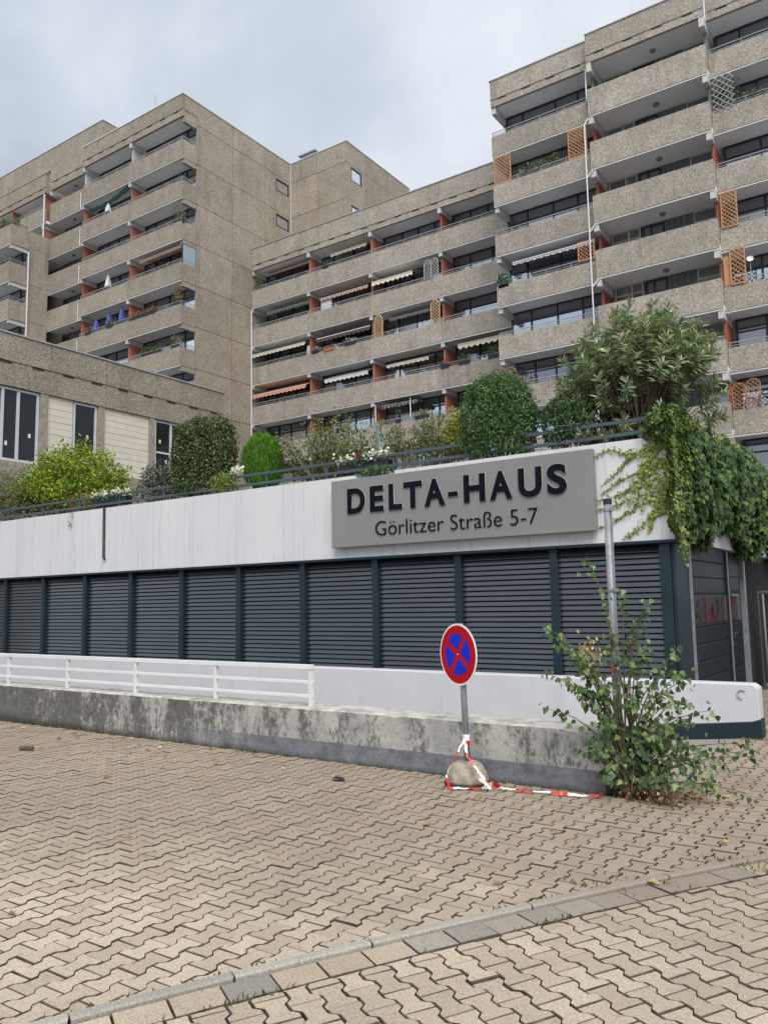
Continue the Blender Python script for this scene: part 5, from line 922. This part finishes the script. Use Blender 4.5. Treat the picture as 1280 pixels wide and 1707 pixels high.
def parasol(label, x_, y, z, h_, mat):
    t = thing('folded_parasol', label, 'parasol', (x_, y, z)); build(MB().tube([(x_, y, z-.9), (x_, y, z+h_)], .018, 6), 'pole', 'white_metal', t); mb = MB(); n_ = 10
    for j, (r_, zz2) in enumerate(((.17, .0), (.19, .12), (.13, .5), (.06, .85), (.015, 1.0))): mb.v += [(x_+r_*(1+.3*(k_ % 2))*math.cos(6.283*k_/n_), y+r_*(1+.3*(k_ % 2))*math.sin(6.283*k_/n_), z+h_*(.15+.83*zz2)) for k_ in range(n_)]
    mb.f = [(j*n_+k_, j*n_+(k_+1) % n_, (j+1)*n_+(k_+1) % n_, (j+1)*n_+k_) for j in range(4) for k_ in range(n_)]; mb.mi = [0]*len(mb.f); build(mb, 'canopy', mat, t)
parasol('leftmost of three folded blue parasols on the left tower', -47.85, 33.9, 21.2, 1.1, 'parasol_blue'); parasol('middle of three folded blue parasols on the left tower', -46.4, 33.9, 21.2, 1.35, 'parasol_blue'); parasol('rightmost of three folded blue parasols on the left tower', -45.0, 33.9, 21.2, 1.45, 'parasol_blue'); parasol('folded white parasol one floor above the blue parasols', -46.6, 33.9, 24.1, 1.2, 'parasol_white'); parasol('folded cream parasol beside the teal cloth on the left tower', -46.7, 33.85, 29.75, .9, 'parasol_white')
mb = MB(); nx = 16
for i in range(nx+1):
    for j in range(3): mb.v.append((-49.0+4.7*i/nx, 33.75+.3*j/2, 30.75 + .45*(i/nx) - .25*math.sin(math.pi*i/nx) + .05*math.sin(i*2+j) - .04*j))
mb.f = [(3*i+j, 3*i+3+j, 3*i+4+j, 3*i+1+j) for i in range(nx) for j in range(2)]; mb.mi = [0]*len(mb.f); tag(build(mb, 'shade_cloth', 'cloth_teal', smooth=True), 'teal shade cloth strung across an upper left-tower balcony', 'cloth')
t = thing('frosted_screen', 'pale frosted glass panel on the corner balcony of the left tower', 'screen', (-38.68, 34.3, 24)); build(MB().box(-38.70, -38.68, 33.78, 34.88, 24.0, 25.32), 'pane', 'glass_frost', t); build(MB().box(-38.71, -38.67, 33.72, 33.78, 23.95, 25.36).box(-38.71, -38.67, 34.88, 34.93, 23.95, 25.36).box(-38.71, -38.67, 33.78, 34.88, 25.32, 25.36), 'frame', 'frame_navy', t)
awning(lt, -43.2, -38.95, 25.55, .22, .9, 'canvas_orange', 34.95, .2, 'orange striped awning on the left tower')
def bplant(label, x_, y, z, rx, rz, n_, stops, ln=.14, pot=None, name='balcony_plant'):
    t = thing(name, label, 'plant', (x_, y, z)); build(MB().box(x_-rx*.8, x_+rx*.8, y-.1, y+.1, z, z+.2), 'planter', pot or 'planter_navy', t); crown(t, (x_, y, z+.2+rz*.8), (rx, .22, rz), n_, ln, ln*.4, stops, None, 'hex', 2, .3, 4, int(abs(x_*10)) % 17, .6)
GR = [(.05, .09, .03), (.09, .14, .05), (.15, .19, .08)]; FL = GR + [(.40, .06, .05), (.45, .20, .06)]
for a in [('grey-green plant behind glass between the two upper orange lattices', -15.9, 37.6, 24.0, 1.0, .35, 420, [(.10, .13, .09), (.2, .23, .17)]), ('small bright plant right of the grey-green one between the upper lattices', -14.6, 37.6, 24.05, .25, .35, 120, GR), ('large green plant behind the pale diamond lattice, top right', -6.15, 37.62, 24.0, .55, .75, 420, GR), ('low green plants along the top right balcony rail', -4.9, 37.55, 24.0, .8, .22, 160, GR),
          ('broad-leaved green plant at the left end under the grey striped awning', -17.65, 37.5, 18.3, .38, .35, 110, [(.02, .10, .05), (.04, .15, .08), (.08, .16, .06)], .24), ('leafy plant on the top left-tower corner balcony', -39.0, 33.75, 26.75, .5, .4, 240, [(.12, .15, .06), (.2, .2, .09)]), ('flowering plants along the rail right of the blue parasols', -42.4, 33.68, 21.1, 1.7, .16, 420, FL), ('rust coloured flowers left of the blue parasols', -48.4, 33.7, 21.1, .45, .25, 180, [(.3, .12, .03), (.2, .13, .04), (.1, .12, .04)]), ('small green plant between the blue parasols', -45.9, 33.68, 21.1, .4, .2, 150, GR),
          ('rusty foliage and wooden trellis plant at the left-tower corner', -39.1, 33.72, 21.15, .45, .55, 260, [(.22, .10, .05), (.12, .13, .05)]), ('potted plants on the lowest visible left-tower balcony', -41.6, 33.75, 18.3, 1.3, .28, 320, GR), ('pale flowering plant at the lowest left-tower corner', -39.2, 33.75, 18.3, .5, .4, 180, [(.3, .3, .25), (.1, .14, .06)]), ('grasses on the upper terrace at the left frame edge', -54.9, 30.8, 29.6, .7, .55, 360, [(.12, .15, .05), (.2, .2, .08)]), ('second plant on the upper terrace near the downpipe', -53.9, 31.2, 29.6, .3, .45, 140, GR), ('green plants on the balcony below the upper terrace', -54.4, 30.75, 26.7, .9, .35, 320, GR),
          ('orange planter on the middle-block balcony under the brown awning', -31.6, 40.15, 18.3, .55, .1, 60, GR, .1, 'planter_terracotta'), ('pale flowers under the brown awning beside the partition', -32.8, 40.15, 18.35, .35, .12, 90, [(.5, .4, .35), (.15, .2, .1)]), ('white flowers right of the orange planter', -29.9, 40.15, 18.35, .5, .13, 110, [(.6, .6, .58), (.15, .2, .1)]), ('left of two green box plants under the cream striped valance', -21.6, 40.15, 15.5, .45, .2, 140, GR), ('right of two green box plants under the cream striped valance', -19.6, 40.15, 15.5, .55, .3, 180, GR), ('red flowering box plant at the partition of the valance balcony', -22.9, 40.15, 15.5, .35, .15, 110, FL), ('green box plants on the lowest middle-block balcony', -30.6, 40.15, 12.7, .7, .18, 170, GR), ('red leaved plant left on the lowest middle-block balcony', -32.0, 40.15, 12.7, .5, .18, 130, FL), ('flower pots right on the lowest middle-block balcony', -24.6, 40.15, 12.7, .6, .2, 150, FL + [(.6, .6, .6)]), ('tall thin vine on the lowest middle-block balcony', -26.3, 40.15, 12.7, .22, .6, 70, GR), ('grasses at the top left corner of the middle block', -38.1, 40.25, 23.9, .35, .45, 150, GR), ('small plant under the pale yellow awning', -31.9, 40.2, 24.0, .3, .16, 60, GR)]: bplant(*a)
for o in list(bpy.data.objects):
    if '_w' in o: del o['_w']
